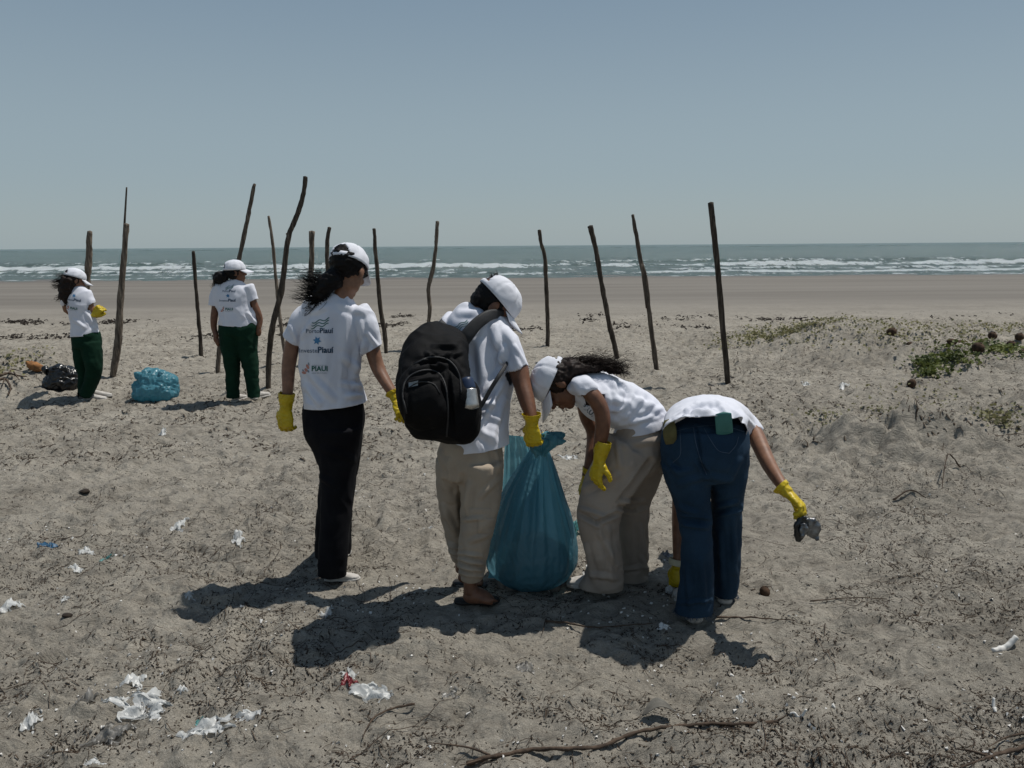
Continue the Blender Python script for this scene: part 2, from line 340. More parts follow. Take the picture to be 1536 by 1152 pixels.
def loft(rows, seg=20, steps=4, hint=None, k=2.0, cap=True):
    """rows: (point, a, b). a: half width seen from the camera, b: half depth"""
    A = crom([[*p, a, b] for p, a, b in rows], steps); C = A[:, :3]; n = len(C)
    T = np.gradient(C, axis=0); T /= np.linalg.norm(T, axis=1)[:, None] + 1e-9
    V = []; th = np.arange(seg) * 2 * np.pi / seg; cs, sn = np.cos(th), np.sin(th)
    cs = np.sign(cs) * np.abs(cs) ** (2 / k); sn = np.sign(sn) * np.abs(sn) ** (2 / k)
    for i in range(n):
        t = T[i]
        if hint is None: s = np.cross(t, (0, 1, 0))
        else: s = np.array(hint, float) - t * np.dot(t, hint)
        if np.linalg.norm(s) < .05: s = np.array((1., 0, 0)) - t * t[0]
        s /= np.linalg.norm(s); d = np.cross(s, t); a, b = max(A[i, 3], 1e-4), max(A[i, 4], 1e-4)
        V.append(C[i] + np.outer(cs * a, s) + np.outer(sn * b, d))
    V = np.concatenate(V); Fc = []
    for i in range(n - 1):
        for j in range(seg):
            j2 = (j + 1) % seg; Fc.append((i * seg + j, i * seg + j2, (i + 1) * seg + j2, (i + 1) * seg + j))
    if cap:
        c0 = len(V); V = np.vstack([V, C[0] - T[0] * A[0, 3] * .35, C[-1] + T[-1] * A[-1, 3] * .35])
        for j in range(seg):
            j2 = (j + 1) % seg; Fc.append((c0, j2, j)); Fc.append((c0 + 1, (n - 1) * seg + j, (n - 1) * seg + j2))
    return V, Fc
def ell(c, r, ax=None, nu=18, nv=11):
    V = [(0, 0, 1)]; Fc = []
    for i in range(1, nv):
        ph = math.pi * i / nv
        for j in range(nu):
            th = 2 * math.pi * j / nu; V.append((math.sin(ph) * math.cos(th), math.sin(ph) * math.sin(th), math.cos(ph)))
    V.append((0, 0, -1)); V = np.array(V) * np.array(r)
    for j in range(nu):
        j2 = (j + 1) % nu; Fc.append((0, 1 + j, 1 + j2)); b = 1 + (nv - 2) * nu; Fc.append((b + j2, b + j, len(V) - 1))
        for i in range(nv - 2): Fc.append((1 + i * nu + j, 1 + (i + 1) * nu + j, 1 + (i + 1) * nu + j2, 1 + i * nu + j2))
    if ax is not None: V = V @ np.array(ax)
    return V + np.array(c), Fc
def fuse(parts, voxel=.006, smooth=4, fac=.5):
    V, Fc = cat(parts); me = mesh_from('tmp', V, Fc); o = bpy.data.objects.new('tmp', me); COL.objects.link(o)
    md = o.modifiers.new('r', 'REMESH'); md.mode = 'VOXEL'; md.voxel_size = voxel
    if smooth:
        sm = o.modifiers.new('s', 'SMOOTH'); sm.factor = fac; sm.iterations = smooth
    dg = bpy.context.evaluated_depsgraph_get(); dg.update(); e = o.evaluated_get(dg); m2 = e.to_mesh()
    V = np.empty(len(m2.vertices) * 3); m2.vertices.foreach_get('co', V); V = V.reshape(-1, 3)
    Fa = np.empty(len(m2.loops), np.int32); m2.loops.foreach_get('vertex_index', Fa)
    ls = np.empty(len(m2.polygons), np.int32); m2.polygons.foreach_get('loop_total', ls)
    if len(ls) and (ls == 4).all(): Fr = Fa.reshape(-1, 4)
    else: Fr = [tuple(x) for x in np.split(Fa, np.cumsum(ls)[:-1])]
    e.to_mesh_clear(); bpy.data.objects.remove(o); bpy.data.meshes.remove(me); return V, Fr
def normals(V, Fc):
    Fa = np.asarray(Fc); n = np.cross(V[Fa[:, 2]] - V[Fa[:, 0]], V[Fa[:, 3]] - V[Fa[:, 1]]) if Fa.shape[1] == 4 else np.cross(V[Fa[:, 1]] - V[Fa[:, 0]], V[Fa[:, 2]] - V[Fa[:, 0]])
    N = np.zeros_like(V)
    for i in range(Fa.shape[1]): np.add.at(N, Fa[:, i], n)
    return N / (np.linalg.norm(N, axis=1)[:, None] + 1e-12)
def wrinkle(V, Fc, amp=.004, scale=(9, 9, 16), seed=0, folds=(), ridge=.6, allround=True):
    """cloth relief: ridged noise plus single folds given by photo-space end points"""
    amp = amp * 1.35; folds = [(*g[:5], g[5] * 1.5) for g in folds]
    N = normals(V, Fc); Q = V * np.array(scale); wv = pn3(V * 5, seed + 3)[:, None] * .8
    d = amp * (ridge * (1 - 2.4 * np.abs(pn3(Q + wv, seed))) + (1 - ridge) * pn3(Q * 2.1, seed + 1) + .16 * pn3(Q * 3.7 + wv, seed + 2))
    if len(folds):
        q = proj(V); facing = np.clip(-(N @ np.array(fwd)) * 1.6 + .2, 0, 1)
        for (x0, y0, x1, y1, w, a) in folds:
            ax, ay = x1 - x0, y1 - y0; L2 = ax * ax + ay * ay
            t = np.clip(((q[:, 0] - x0) * ax + (q[:, 1] - y0) * ay) / L2, 0, 1)
            dx = q[:, 0] - x0 - t * ax; dy = q[:, 1] - y0 - t * ay; r2 = (dx * dx + dy * dy) / (w * w)
            e = np.sin(np.pi * np.clip(t * .9 + .05, 0, 1)) ** .5
            d = d + a * np.exp(-r2) * e * facing - .5 * a * np.exp(-((np.sqrt(r2) - 1.7) ** 2) * 2) * e * facing
    return V + N * d[:, None]
def cut(V, Fc, planes):
    """open a garment at hems: planes = (point, outward normal, radius); only the stub joined to the tip is removed"""
    bm = bmesh.new(); vs = [bm.verts.new(v) for v in V]
    for f in (Fc.tolist() if isinstance(Fc, np.ndarray) else Fc): bm.faces.new([vs[i] for i in f])
    for co, no, rad in planes:
        co = Vector(co); no = Vector(no).normalized()
        fs = [f for f in bm.faces if (f.verts[0].co - co).length < rad * 1.25]
        ge = set(fs)
        for f in fs: ge.update(f.edges); ge.update(f.verts)
        bmesh.ops.bisect_plane(bm, geom=list(ge), plane_co=co, plane_no=no)
        rl_ = rad if rad >= .15 else rad * .66
        def al(f): return (f.calc_center_median() - co).dot(no)
        def ra_(f): d_ = f.calc_center_median() - co; return (d_ - no * d_.dot(no)).length
        cand = [f for f in bm.faces if 1e-5 < al(f) < (.2 if rad >= .15 else .06) and ra_(f) < rl_]
        if not cand: continue
        ok = set(cand); seed_ = max(cand, key=lambda f: al(f) - 2.5 * ra_(f))
        got = {seed_}; st = [seed_]
        while st:
            f = st.pop()
            for e in f.edges:
                for g in e.link_faces:
                    if g in ok and g not in got: got.add(g); st.append(g)
        bmesh.ops.delete(bm, geom=list(got), context='FACES')
    bm.verts.index_update(); V2 = np.array([v.co[:] for v in bm.verts]); F2 = [tuple(v.index for v in f.verts) for f in bm.faces]; bm.free()
    return V2, F2
def rib(pts, r, sides=3, taper=.2):
    """thin tapered strand through pts"""
    pts = np.asarray(pts, float); n = len(pts); T = np.gradient(pts, axis=0); T /= np.linalg.norm(T, axis=1)[:, None] + 1e-9
    V = []; Fc = []
    for i in range(n):
        s = np.cross(T[i], (.31, .87, .38)); s /= np.linalg.norm(s) + 1e-9; d = np.cross(s, T[i])
        rr = r * (1 - (1 - taper) * (i / (n - 1)) ** 1.5) if np.isscalar(r) else r[i]
        for j in range(sides):
            a = 2 * math.pi * j / sides; V.append(pts[i] + rr * (math.cos(a) * s + math.sin(a) * d))
    for i in range(n - 1):
        for j in range(sides): j2 = (j + 1) % sides; Fc.append((i * sides + j, i * sides + j2, (i + 1) * sides + j2, (i + 1) * sides + j))
    Fc.append(tuple(range(sides))[::-1]); Fc.append(tuple((n - 1) * sides + j for j in range(sides)))
    return np.array(V), Fc

# ------------------------------------------------------------------ ground
def build_ground():
    rows = np.concatenate([np.linspace(-14, 1.3, 26)[:-1], 1.3 * (24 / 1.3) ** (np.linspace(0, 1, 720)), np.geomspace(24, 90, 80)[1:]])
    t = np.linspace(-1, 1, 780); t = .86 * t + 9 * np.sign(t) * np.clip((np.abs(t) - .86) / .14, 0, 1) ** 3
    X = t[None, :] * (np.maximum(rows, 1.2)[:, None] + 1.0) * .95; Y = np.repeat(rows[:, None], len(t), 1)
    Z = gz(X, Y); n, k = X.shape
    V = np.stack([X, Y, Z], 2).reshape(-1, 3); i = np.arange(n - 1)[:, None] * k + np.arange(k - 1)[None, :]
    Fq = np.stack([i, i + 1, i + k + 1, i + k], 2).reshape(-1, 4)
    o = bpy.data.objects.new('sand', mesh_from('sand', V, Fq, True, 'sand')); COL.objects.link(o); o['kind'] = 'structure'
build_ground()
def build_sea():
    rows = np.concatenate([np.linspace(50, 105, 210), np.geomspace(105, 700, 80)[1:], np.geomspace(600, 30000, 30)[1:]])
    t = np.linspace(-1, 1, 330); t = .8 * t + 7 * np.sign(t) * np.clip((np.abs(t) - .8) / .2, 0, 1) ** 2
    X = t[None, :] * rows[:, None]; Y = np.repeat(rows[:, None], len(t), 1)
    Z = np.full(X.shape, SEA_Z); foam = np.zeros(X.shape)
    ok = Y < 700
    for (yc, h, wd, sd_, f) in ((59, .05, .8, 1, .42), (63.5, .16, 1.0, 2, .80), (66.5, .10, .7, 6, .5), (72, .20, 1.0, 4, .6), (83, .42, 1.5, 3, .88), (89, .26, 1.2, 8, .5), (103, .32, 1.6, 5, .45), (120, .3, 3, 7, .3)):
        yy = yc + 1.6 * pn(X * .035, X * 0 + .5, sd_) + .9 * pn(X * .13, X * 0 + 3.5, sd_)
        a = sst(pn(X * .045, Y * 0 + 7.7, sd_ + 10) + .5 * pn(X * .17, Y * 0 + 2.7, sd_ + 12), -.85, .15); d = (Y - yy + .8 * pn(X * .5, Y * .3, sd_ + 3)) / wd
        prof = np.exp(-d ** 2) * (1 + .35 * pn(X * .9, Y * .9, sd_)); Z = Z + h * a * prof
        foam = np.maximum(foam, f * (.35 + .65 * a) * np.exp(-((d + .5) / 1.05) ** 2))
    Z = Z + np.where(ok, .10 * pn(X * .12, Y * .22, 21) + .06 * pn(X * .4, Y * .55, 22), 0) * sst(Y, 50, 60) * (1 - sst(Y, 300, 700))
    foam = foam + .5 * np.exp(-((Y - SHORE - .3 - 1.2 * pn(X * .05, Y * 0, 9)) / .8) ** 2) * sst(pn(X * .1, Y * 0, 23), -.3, .3)
    n, k = X.shape; V = np.stack([X, Y, Z], 2).reshape(-1, 3); i = np.arange(n - 1)[:, None] * k + np.arange(k - 1)[None, :]
    me = mesh_from('sea', V, np.stack([i, i + 1, i + k + 1, i + k], 2).reshape(-1, 4), True, 'sea')
    at = me.attributes.new('foam', 'FLOAT', 'POINT'); at.data.foreach_set('value', foam.ravel().astype(np.float32))
    o = bpy.data.objects.new('sea', me); COL.objects.link(o); o['kind'] = 'structure'
build_sea()

# ------------------------------------------------------------------ wooden poles
POLES = [
 ([(135, 347, 4.0), (133, 390, 4.5), (130, 432, 4.5), (126, 480, 5), (122, 530, 5)], 'thick pale pole rising behind the leftmost woman in dark green trousers', 0),
 ([(190, 336, 4.2), (188, 365, 4.4), (183, 420, 4.6), (179, 480, 5.2), (176, 520, 5.6), (169, 566, 4.6)], 'dark pole with a thin splint at its tip beside the leftmost woman', 1),
 ([(290, 377, 2.8), (293, 420, 2.8), (297, 470, 3), (300, 505, 3), (302, 537, 3.2)], 'short thin pole left of the woman whose cap brim points right', 0),
 ([(382, 276, 2.9), (372, 325, 3.2), (358, 392, 3.4), (345, 450, 3.4), (330, 515, 3.4), (327, 562, 3.6)], 'long leaning pole passing behind the woman whose cap brim points right', 0),
 ([(403, 324, 2.2), (409, 365, 2.4), (414, 420, 2.6), (419, 470, 2.6), (427, 529, 2.8)], 'thin straight pole crossing behind the wavy tall pole', 0),
 ([(458, 265, 3.4), (455, 290, 3.6), (446, 322, 3.8), (433, 355, 4), (427, 400, 4.2), (421, 440, 4.6), (409, 490, 4.6), (404, 530, 4.4), (402, 583, 4.2)], 'tall dark wavy pole, crooked along its whole length, left of the woman in black trousers', 0),
 ([(468, 347, 4.0), (467, 390, 4.2), (465, 440, 4.4), (463, 500, 4.5), (462, 548, 4.6)], 'straight grey pole behind the blown hair of the woman in black trousers', 0),
 ([(494, 341, 3.2), (491, 362, 3.2), (491, 400, 3.4), (494, 460, 3.5), (498, 540, 3.6)], 'pole with hooked top rising just behind the cap of the woman in black trousers', 0),
 ([(561, 343, 2.8), (563, 370, 3.0), (567, 420, 3.4), (571, 465, 3.5), (577, 500, 3.5), (579, 529, 3.2)], 'slightly bent pole between the woman in black trousers and the man', 0),
 ([(656, 332, 3.0), (654, 365, 2.8), (650, 400, 3.2), (643, 432, 3.2), (645, 462, 3.2), (642, 490, 3), (641, 522, 3.2)], 'kinked pole rising behind the black backpack', 0),
 ([(809, 345, 2.8), (811, 362, 3.0), (817, 385, 3.2), (819, 420, 3.4), (821, 470, 3.2), (822, 521, 3.2)], 'pole with bent top just right of the man', 0),
 ([(885, 339, 4.2), (892, 365, 3.8), (898, 400, 3.8), (906, 445, 3.8), (915, 490, 3.8), (926, 538, 4)], 'leaning pole with flat top behind the curly haired woman', 0),
 ([(949, 322, 2.6), (954, 350, 3.2), (961, 390, 3.6), (968, 420, 4.0), (974, 470, 3.8), (985, 559, 3.8)], 'leaning pole with a second strip of wood fixed along its middle', 2),
 ([(1066, 304, 4.4), (1071, 350, 4.4), (1078, 420, 4.3), (1084, 490, 4.3), (1092, 576, 4.2)], 'straight squared pole standing farthest to the right', 3)]
for idx, (pts, label, flag) in enumerate(POLES):
    b = hit(pts[-1][0], pts[-1][1]); Y = b.y
    rows = []
    for (x, y, w) in pts:
        r = .93 * w * mpp(x, y, Y); rows.append((P(x, y, Y), r, r * .95))
    rows.append((rows[-1][0] + Vector((0, 0, -.15)), rows[-1][1], rows[-1][2]))
    V, Fc = loft(rows, 14, 10, k=3.5 if flag == 3 else 2.2)
    Nn = normals(V, np.array([f for f in Fc if len(f) == 4]))
    a = .10 if flag == 3 else .24
    rr = np.mean([r[1] for r in rows])
    V = V + Nn * (rr * a * (pn3(V * np.array([16, 16, 5]), idx) + .8 * pn3(V * np.array([40, 40, 14]), idx + 1)))[:, None]
    t = Thing('wooden_pole', label, 'pole', (b.x, b.y, b.z), 'weathered poles standing in the sand', empty=False)
    t.add('wooden_pole', V, Fc, 'bark')
    def strip(pp, lab, off=-.02):
        rw = [(P(x, y, Y + off), w * mpp(x, y, Y), .8 * w * mpp(x, y, Y)) for x, y, w in pp]
        V2, F2 = loft(rw, 8, 5, k=2.6); t.add('splint', V2, F2, 'bark', label=lab)
    if flag == 1: strip([(190, 281, 1.2), (188, 315, 1.5), (186, 350, 1.8), (184, 392, 1.8)], 'thin bare stick reaching above the pole', .05)
    if flag == 2: strip([(962, 396, 2.0), (966, 425, 2.2), (970, 462, 1.6)], 'narrow strip of wood fixed alongside')
    if flag == 0 and idx % 4 == 1:            # a broken side shoot or two
        for _ in range(2):
            i = random.randrange(1, len(rows) - 2); c = Vector(rows[i][0]); s = random.choice((-.4, .4))
            V2, F2 = rib([c, c + Vector((s * .035, -.01, .015)), c + Vector((s * .055, -.01, .04))], rows[i][1] * .55, 5, .5); t.add('knot', V2, F2, 'bark')

# ------------------------------------------------------------------ body pieces
def L3(o, x, y, z, s, p): return Vector(o) + (x * p[0] + y * p[1] + z * p[2]) * s
def frame(f, u):
    f = Vector(f).normalized(); u = Vector(u); u = (u - f * u.dot(f)).normalized(); return (f.cross(u), f, u)
def head_parts(c, fr, s=1.0):
    ax = np.array([fr[0], fr[1], fr[2]]); out = []
    for (p, r) in (((0, -.012, .035), (.074, .094, .085)), ((0, .028, -.018), (.062, .060, .082)), ((0, .060, -.086), (.028, .026, .022)),
                   ((0, .030, -.062), (.054, .050, .038)), ((0, .076, .030), (.048, .016, .012)), ((0, .088, -.050), (.024, .012, .0065)),
                   ((0, .087, -.064), (.021, .011, .0065)), ((.077, -.008, -.008), (.009, .020, .030)), ((-.077, -.008, -.008), (.009, .020, .030)),
                   ((.036, .064, -.022), (.022, .020, .020)), ((-.036, .064, -.022), (.022, .020, .020))):
        out.append(ell(L3(c, *p, s, fr), np.array(r) * s, ax))
    out.append(loft([(L3(c, 0, .082, .020, s, fr), .008 * s, .008 * s), (L3(c, 0, .100, -.010, s, fr), .010 * s, .010 * s), (L3(c, 0, .106, -.030, s, fr), .015 * s, .010 * s)], 10, 3))
    return out
def sockets(V, c, fr, s=1.0):
    for sx in (-1, 1):
        e = np.array(L3(c, sx * .031, .084, .008, s, fr)); d2 = ((V - e) ** 2).sum(1)
        V = V - np.outer(.011 * s * np.exp(-d2 / (.014 * s) ** 2), np.array(fr[1]))
    return V
def eyes(t, c, fr, s=1.0):
    ax = np.array([fr[0], fr[1], fr[2]])
    for sx in (-1, 1):
        V, Fc = ell(L3(c, sx * .031, .070, .008, s, fr), (.011 * s,) * 3, ax, 10, 7); t.add('eye', V, Fc, 'glass')
        V, Fc = loft([(L3(c, sx * .048, .074, .026, s, fr), .002, .003), (L3(c, sx * .032, .090, .030, s, fr), .003, .003), (L3(c, sx * .014, .092, .027, s, fr), .003, .003)], 6, 3); t.add('eyebrow', V, Fc, 'hair')
def cap(t, c, fr, s=1.0, opening=True, tilt=0.0, brimlen=.07, brimdrop=.35, seed=0):
    """six-panel cap: crown with seams, rear opening and strap, button, curved brim"""
    c = L3(c, 0, -.006, .028, s, fr); V = []; Fc = []; na, nb = 84, 20
    for i in range(nb + 1):
        ph = (math.pi / 2) * i / nb
        for j in range(na):
            az = 2 * math.pi * j / na; seam = min(abs(((az / (math.pi / 3)) % 1)), abs(1 - ((az / (math.pi / 3)) % 1)))
            rr = 1 - .030 * math.exp(-(seam / .06) ** 2) + .026 * float(pn(math.cos(az) * 2.3 + seed, ph * 2.4 + math.sin(az), 3)) + .014 * float(1 - 2.2 * abs(pn(math.cos(az) * 4.3 + seed, ph * 5 + math.sin(az) * 4.3, 5)))
            x = math.sin(az) * .088 * math.sin(ph) ** .9 * rr; y = math.cos(az) * .108 * math.sin(ph) ** .9 * rr; z = .098 * math.cos(ph) ** .82 * rr - tilt * y
            V.append(L3(c, x, y, z, s, fr)[:])
    for i in range(nb):
        for j in range(na):
            j2 = (j + 1) % na; az = 2 * math.pi * (j + .5) / na; back = abs(az - math.pi)
            if opening and back < .52 and nb * .56 < i < nb - 2.5 and (i - nb * .56) / (nb * .3) > (back / .52) ** 2 - .02: continue
            if i == 0: Fc.append((j, na + j2, na + j)) if False else Fc.append((i * na + j, i * na + j2, (i + 1) * na + j2, (i + 1) * na + j))
            else: Fc.append((i * na + j, i * na + j2, (i + 1) * na + j2, (i + 1) * na + j))
    o = t.add('cap', V, Fc, 'capw', solid=.003)
    Vb, Fb = ell(L3(c, 0, 0, .098, s, fr), (.007 * s, .007 * s, .004 * s), np.array([fr[0], fr[1], fr[2]]), 8, 5); t.add('button', Vb, Fb, 'capw', o)
    for q_ in range(6):
        az = math.pi / 3 * q_ + math.pi / 6; e_ = L3(c, math.sin(az) * .060, math.cos(az) * .074, .068 - tilt * math.cos(az) * .074, s, fr)
        Vb, Fb = ell(e_, (.0045 * s,) * 3, None, 8, 5); t.add('eyelet', Vb, Fb, 'print_grey', o)
    V = []; Fc = []; n, k = 18, 7
    for i in range(n + 1):
        a = (i / n - .5) * 2 * R(66)
        for q in range(k + 1):
            w = q / k; ln = brimlen * math.cos(a * .95) ** .6 if abs(a) < 1.5 else 0
            x = math.sin(a) * (.088 - .006 * w); y = math.cos(a) * .108 + ln * w
            z = -brimdrop * (ln * w) - 1.6 * abs(x) ** 2 * (.6 + w) * 1.4 + .004 - tilt * y; V.append(L3(c, x, y, z, s, fr)[:])
    for i in range(n):
        for q in range(k): Fc.append((i * (k + 1) + q, (i + 1) * (k + 1) + q, (i + 1) * (k + 1) + q + 1, i * (k + 1) + q + 1))
    t.add('brim', V, Fc, 'capw', o, solid=.004); return o
def glove(t, w, tip, nrm, thumb=1, curl=(.5, .5, .3), s=1.0, cuff=.09, cuffmat=None, spread=1.0, skin=None, flare=.046, tcurl=.3):
    """five-fingered rubber glove from wrist w towards tip; nrm: direction the palm faces; thumb: which side"""
    w = Vector(w); Z = (Vector(tip) - w).normalized(); Y = Vector(nrm); Y = (Y - Z * Y.dot(Z)).normalized(); X = Y.cross(Z) * thumb
    def q(x, y, z): return w + (X * x + Y * y + Z * z) * s
    hx = tuple(X)
    parts = [loft([(q(0, 0, -.012), .027 * s, .021 * s), (q(.002, 0, .02), .034 * s, .019 * s), (q(0, 0, .055), .041 * s, .017 * s), (q(-.001, 0, .088), .040 * s, .014 * s)], 14, 3, hx)]
    for k, (x, ln, r) in enumerate(((.031, .072, .0098), (.011, .080, .0100), (-.010, .075, .0098), (-.030, .058, .0088))):
        x0 = x; p = q(x, 0, .075); ang = 0; az = x * 2.2 * spread; pts = [(q(x, 0, .060), r * s, r * s), (p, r * s, r * s)]
        for c_, f_ in zip(curl, (.45, .32, .23)):
            ang += c_ * (1 + .12 * k); d = (Z * math.cos(ang) + Y * math.sin(ang) + X * az * math.cos(ang)).normalized()
            p = p + d * ln * f_ * s; pts.append((p, r * s * (.95 if f_ > .3 else .84), r * s * (.95 if f_ > .3 else .84)))
        parts.append(loft(pts, 10, 3, hx))
    tp = [(q(.018, .004, .012), .014 * s, .014 * s), (q(.040, .010, .034), .0125 * s, .0125 * s)]
    p = q(.040, .010, .034); d = (Z * .75 + X * (.62 - tcurl * .5) + Y * (.25 + tcurl)).normalized()
    p2 = p + d * .032 * s; d2 = (Z * .9 + X * (.2 - tcurl * .5) + Y * (.3 + tcurl)).normalized(); p3 = p2 + d2 * .028 * s
    tp += [(p2, .0115 * s, .0115 * s), (p3, .009 * s, .009 * s)]
    parts.append(loft(tp, 10, 3, hx))
    if skin:
        return parts
    if cuff:
        parts.append(loft([(q(0, 0, .01), .028 * s, .024 * s), (q(0, 0, -.02), .031 * s, .028 * s), (q(0, 0, -cuff * .6), .038 * s, .034 * s), (q(0, 0, -cuff - .02), flare * s, flare * .86 * s)], 20, 4, hx))
    V, Fc = fuse(parts, .0032 * s, 3); V = wrinkle(V, Fc, .0022 * s, (40, 40, 55), 11 + int(abs(w.x) * 10), (), .7)
    if cuff: V, Fc = cut(V, Fc, [(q(0, 0, -cuff), -Z, .08 * s)])
    o = t.add('glove', V, Fc, 'glove', solid=.0015)
    if cuffmat:
        A, B = loft([(q(0, 0, -cuff - .012), .050 * s, .043 * s), (q(0, 0, -cuff * .62), .047 * s, .041 * s), (q(0, 0, -cuff * .3), .043 * s, .038 * s)], 22, 4, hx, cap=False); A = A + np.random.RandomState(2).randn(len(A), 3) * .0006
        t.add('cuff', A, B, cuffmat, o, solid=.003)
    return o
def shoe(t, heel, d, ln=.25, lift=0.0, m='shoe', ms='sole'):
    heel = Vector(heel); d = Vector((d[0], d[1], 0)).normalized(); sd_ = Vector((d.y, -d.x, 0)); u = Vector((0, 0, 1)); k = ln / .25
    def q(x, y, z): return heel + sd_ * x * k + d * y * k + u * (z * k + lift)
    up = [loft([(q(0, .0, .045), .026 * k, .030 * k), (q(0, .05, .048), .032 * k, .034 * k), (q(.002, .12, .040), .036 * k, .028 * k), (q(.004, .19, .030), .040 * k, .020 * k), (q(.002, .235, .026), .028 * k, .013 * k)], 14, 4, tuple(sd_)),
          loft([(q(0, .03, .05), .030 * k, .036 * k), (q(0, .025, .10), .032 * k, .040 * k)], 14, 3, tuple(sd_))]
    V, Fc = fuse(up, .005, 3); V = wrinkle(V, Fc, .0015, (30, 30, 30), 5); o = t.add('shoe', V, Fc, m)
    V, Fc = loft([(q(0, -.018, .012), .024 * k, .014 * k), (q(0, .0, .012), .033 * k, .014 * k), (q(-.002, .08, .012), .033 * k, .014 * k), (q(.003, .17, .012), .045 * k, .014 * k), (q(.004, .22, .012), .038 * k, .014 * k), (q(.002, .245, .013), .020 * k, .012 * k)], 16, 4, tuple(sd_), k=3)
    t.add('sole', V, Fc, ms, o); return o
def strands(origins, dirs, n, length, r, curlyness=.02, wind=(0, 0, 0), seed=0, segs=8, frizz=1.0):
    rs = np.random.RandomState(seed); parts = []
    for i in range(n):
        k = rs.randint(len(origins)); o = np.array(origins[k]) + rs.randn(3) * .010; d = np.array(dirs[k], float) + rs.randn(3) * .12; d /= np.linalg.norm(d)
        L = length * rs.uniform(.55, 1.1); ph = rs.rand(3) * 6.28; f = rs.uniform(12, 26) * frizz; pts = []
        for j in range(segs + 1):
            w = j / segs; pts.append(o + d * L * w + np.array(wind) * w * w * L + curlyness * w * np.array([math.sin(f * w + ph[0]), math.sin(f * w + ph[1]), math.sin(f * w + ph[2])]))
        parts.append(rib(pts, r * rs.uniform(.6, 1.3), 3, .15))
    return cat(parts)

# ------------------------------------------------------------------ shirt prints
def text2d(body, bold=0.0):
    c = bpy.data.curves.new('t', 'FONT'); c.body = body; c.size = 1; c.offset = bold; c.resolution_u = 2; o = bpy.data.objects.new('t', c); COL.objects.link(o)
    dg = bpy.context.evaluated_depsgraph_get(); dg.update(); me = o.evaluated_get(dg).to_mesh()
    V = np.array([v.co[:2] for v in me.vertices]); Fc = [tuple(p.vertices) for p in me.polygons]; o.evaluated_get(dg).to_mesh_clear(); bpy.data.objects.remove(o); return V, Fc
def stroke2d(pts, w):
    pts = np.array(pts, float); T = np.gradient(pts, axis=0); T /= np.linalg.norm(T, axis=1)[:, None]; N = np.stack([-T[:, 1], T[:, 0]], 1)
    V = np.concatenate([pts + N * w, pts - N * w]); n = len(pts); return V, [(i, i + 1, n + i + 1, n + i) for i in range(n - 1)]
def put(t, parent, bvh, V2, Fc, m, off=.0022, name='print'):
    """lay a flat print (photo coordinates) onto the cloth it is printed on"""
    out = []; keep = []
    for v in V2:
        d = ray(v[0], v[1]).normalized(); h = bvh.ray_cast(Vector((0, 0, H)), d)
        if h[0] is None: out.append((0, 0, -50)); keep.append(False)
        else: out.append((h[0] - d * off)[:]); keep.append(True)
    Fc = [f for f in Fc if all(keep[i] for i in f)]
    if Fc:
        used = sorted({i for f in Fc for i in f}); mp = {a: b for b, a in enumerate(used)}
        t.add(name, np.array([out[i] for i in used]), [tuple(mp[i] for i in f) for f in Fc], m, parent)
def place2(V, x, y, w, rot=0, full=True):
    V = V.copy(); x0, x1 = V[:, 0].min(), V[:, 0].max(); k = w / (x1 - x0); A = np.stack([(V[:, 0] - x0) * k, -V[:, 1] * k], 1)
    c, s = math.cos(rot), math.sin(rot); return np.stack([x + A[:, 0] * c - A[:, 1] * s, y + A[:, 0] * s + A[:, 1] * c], 1)
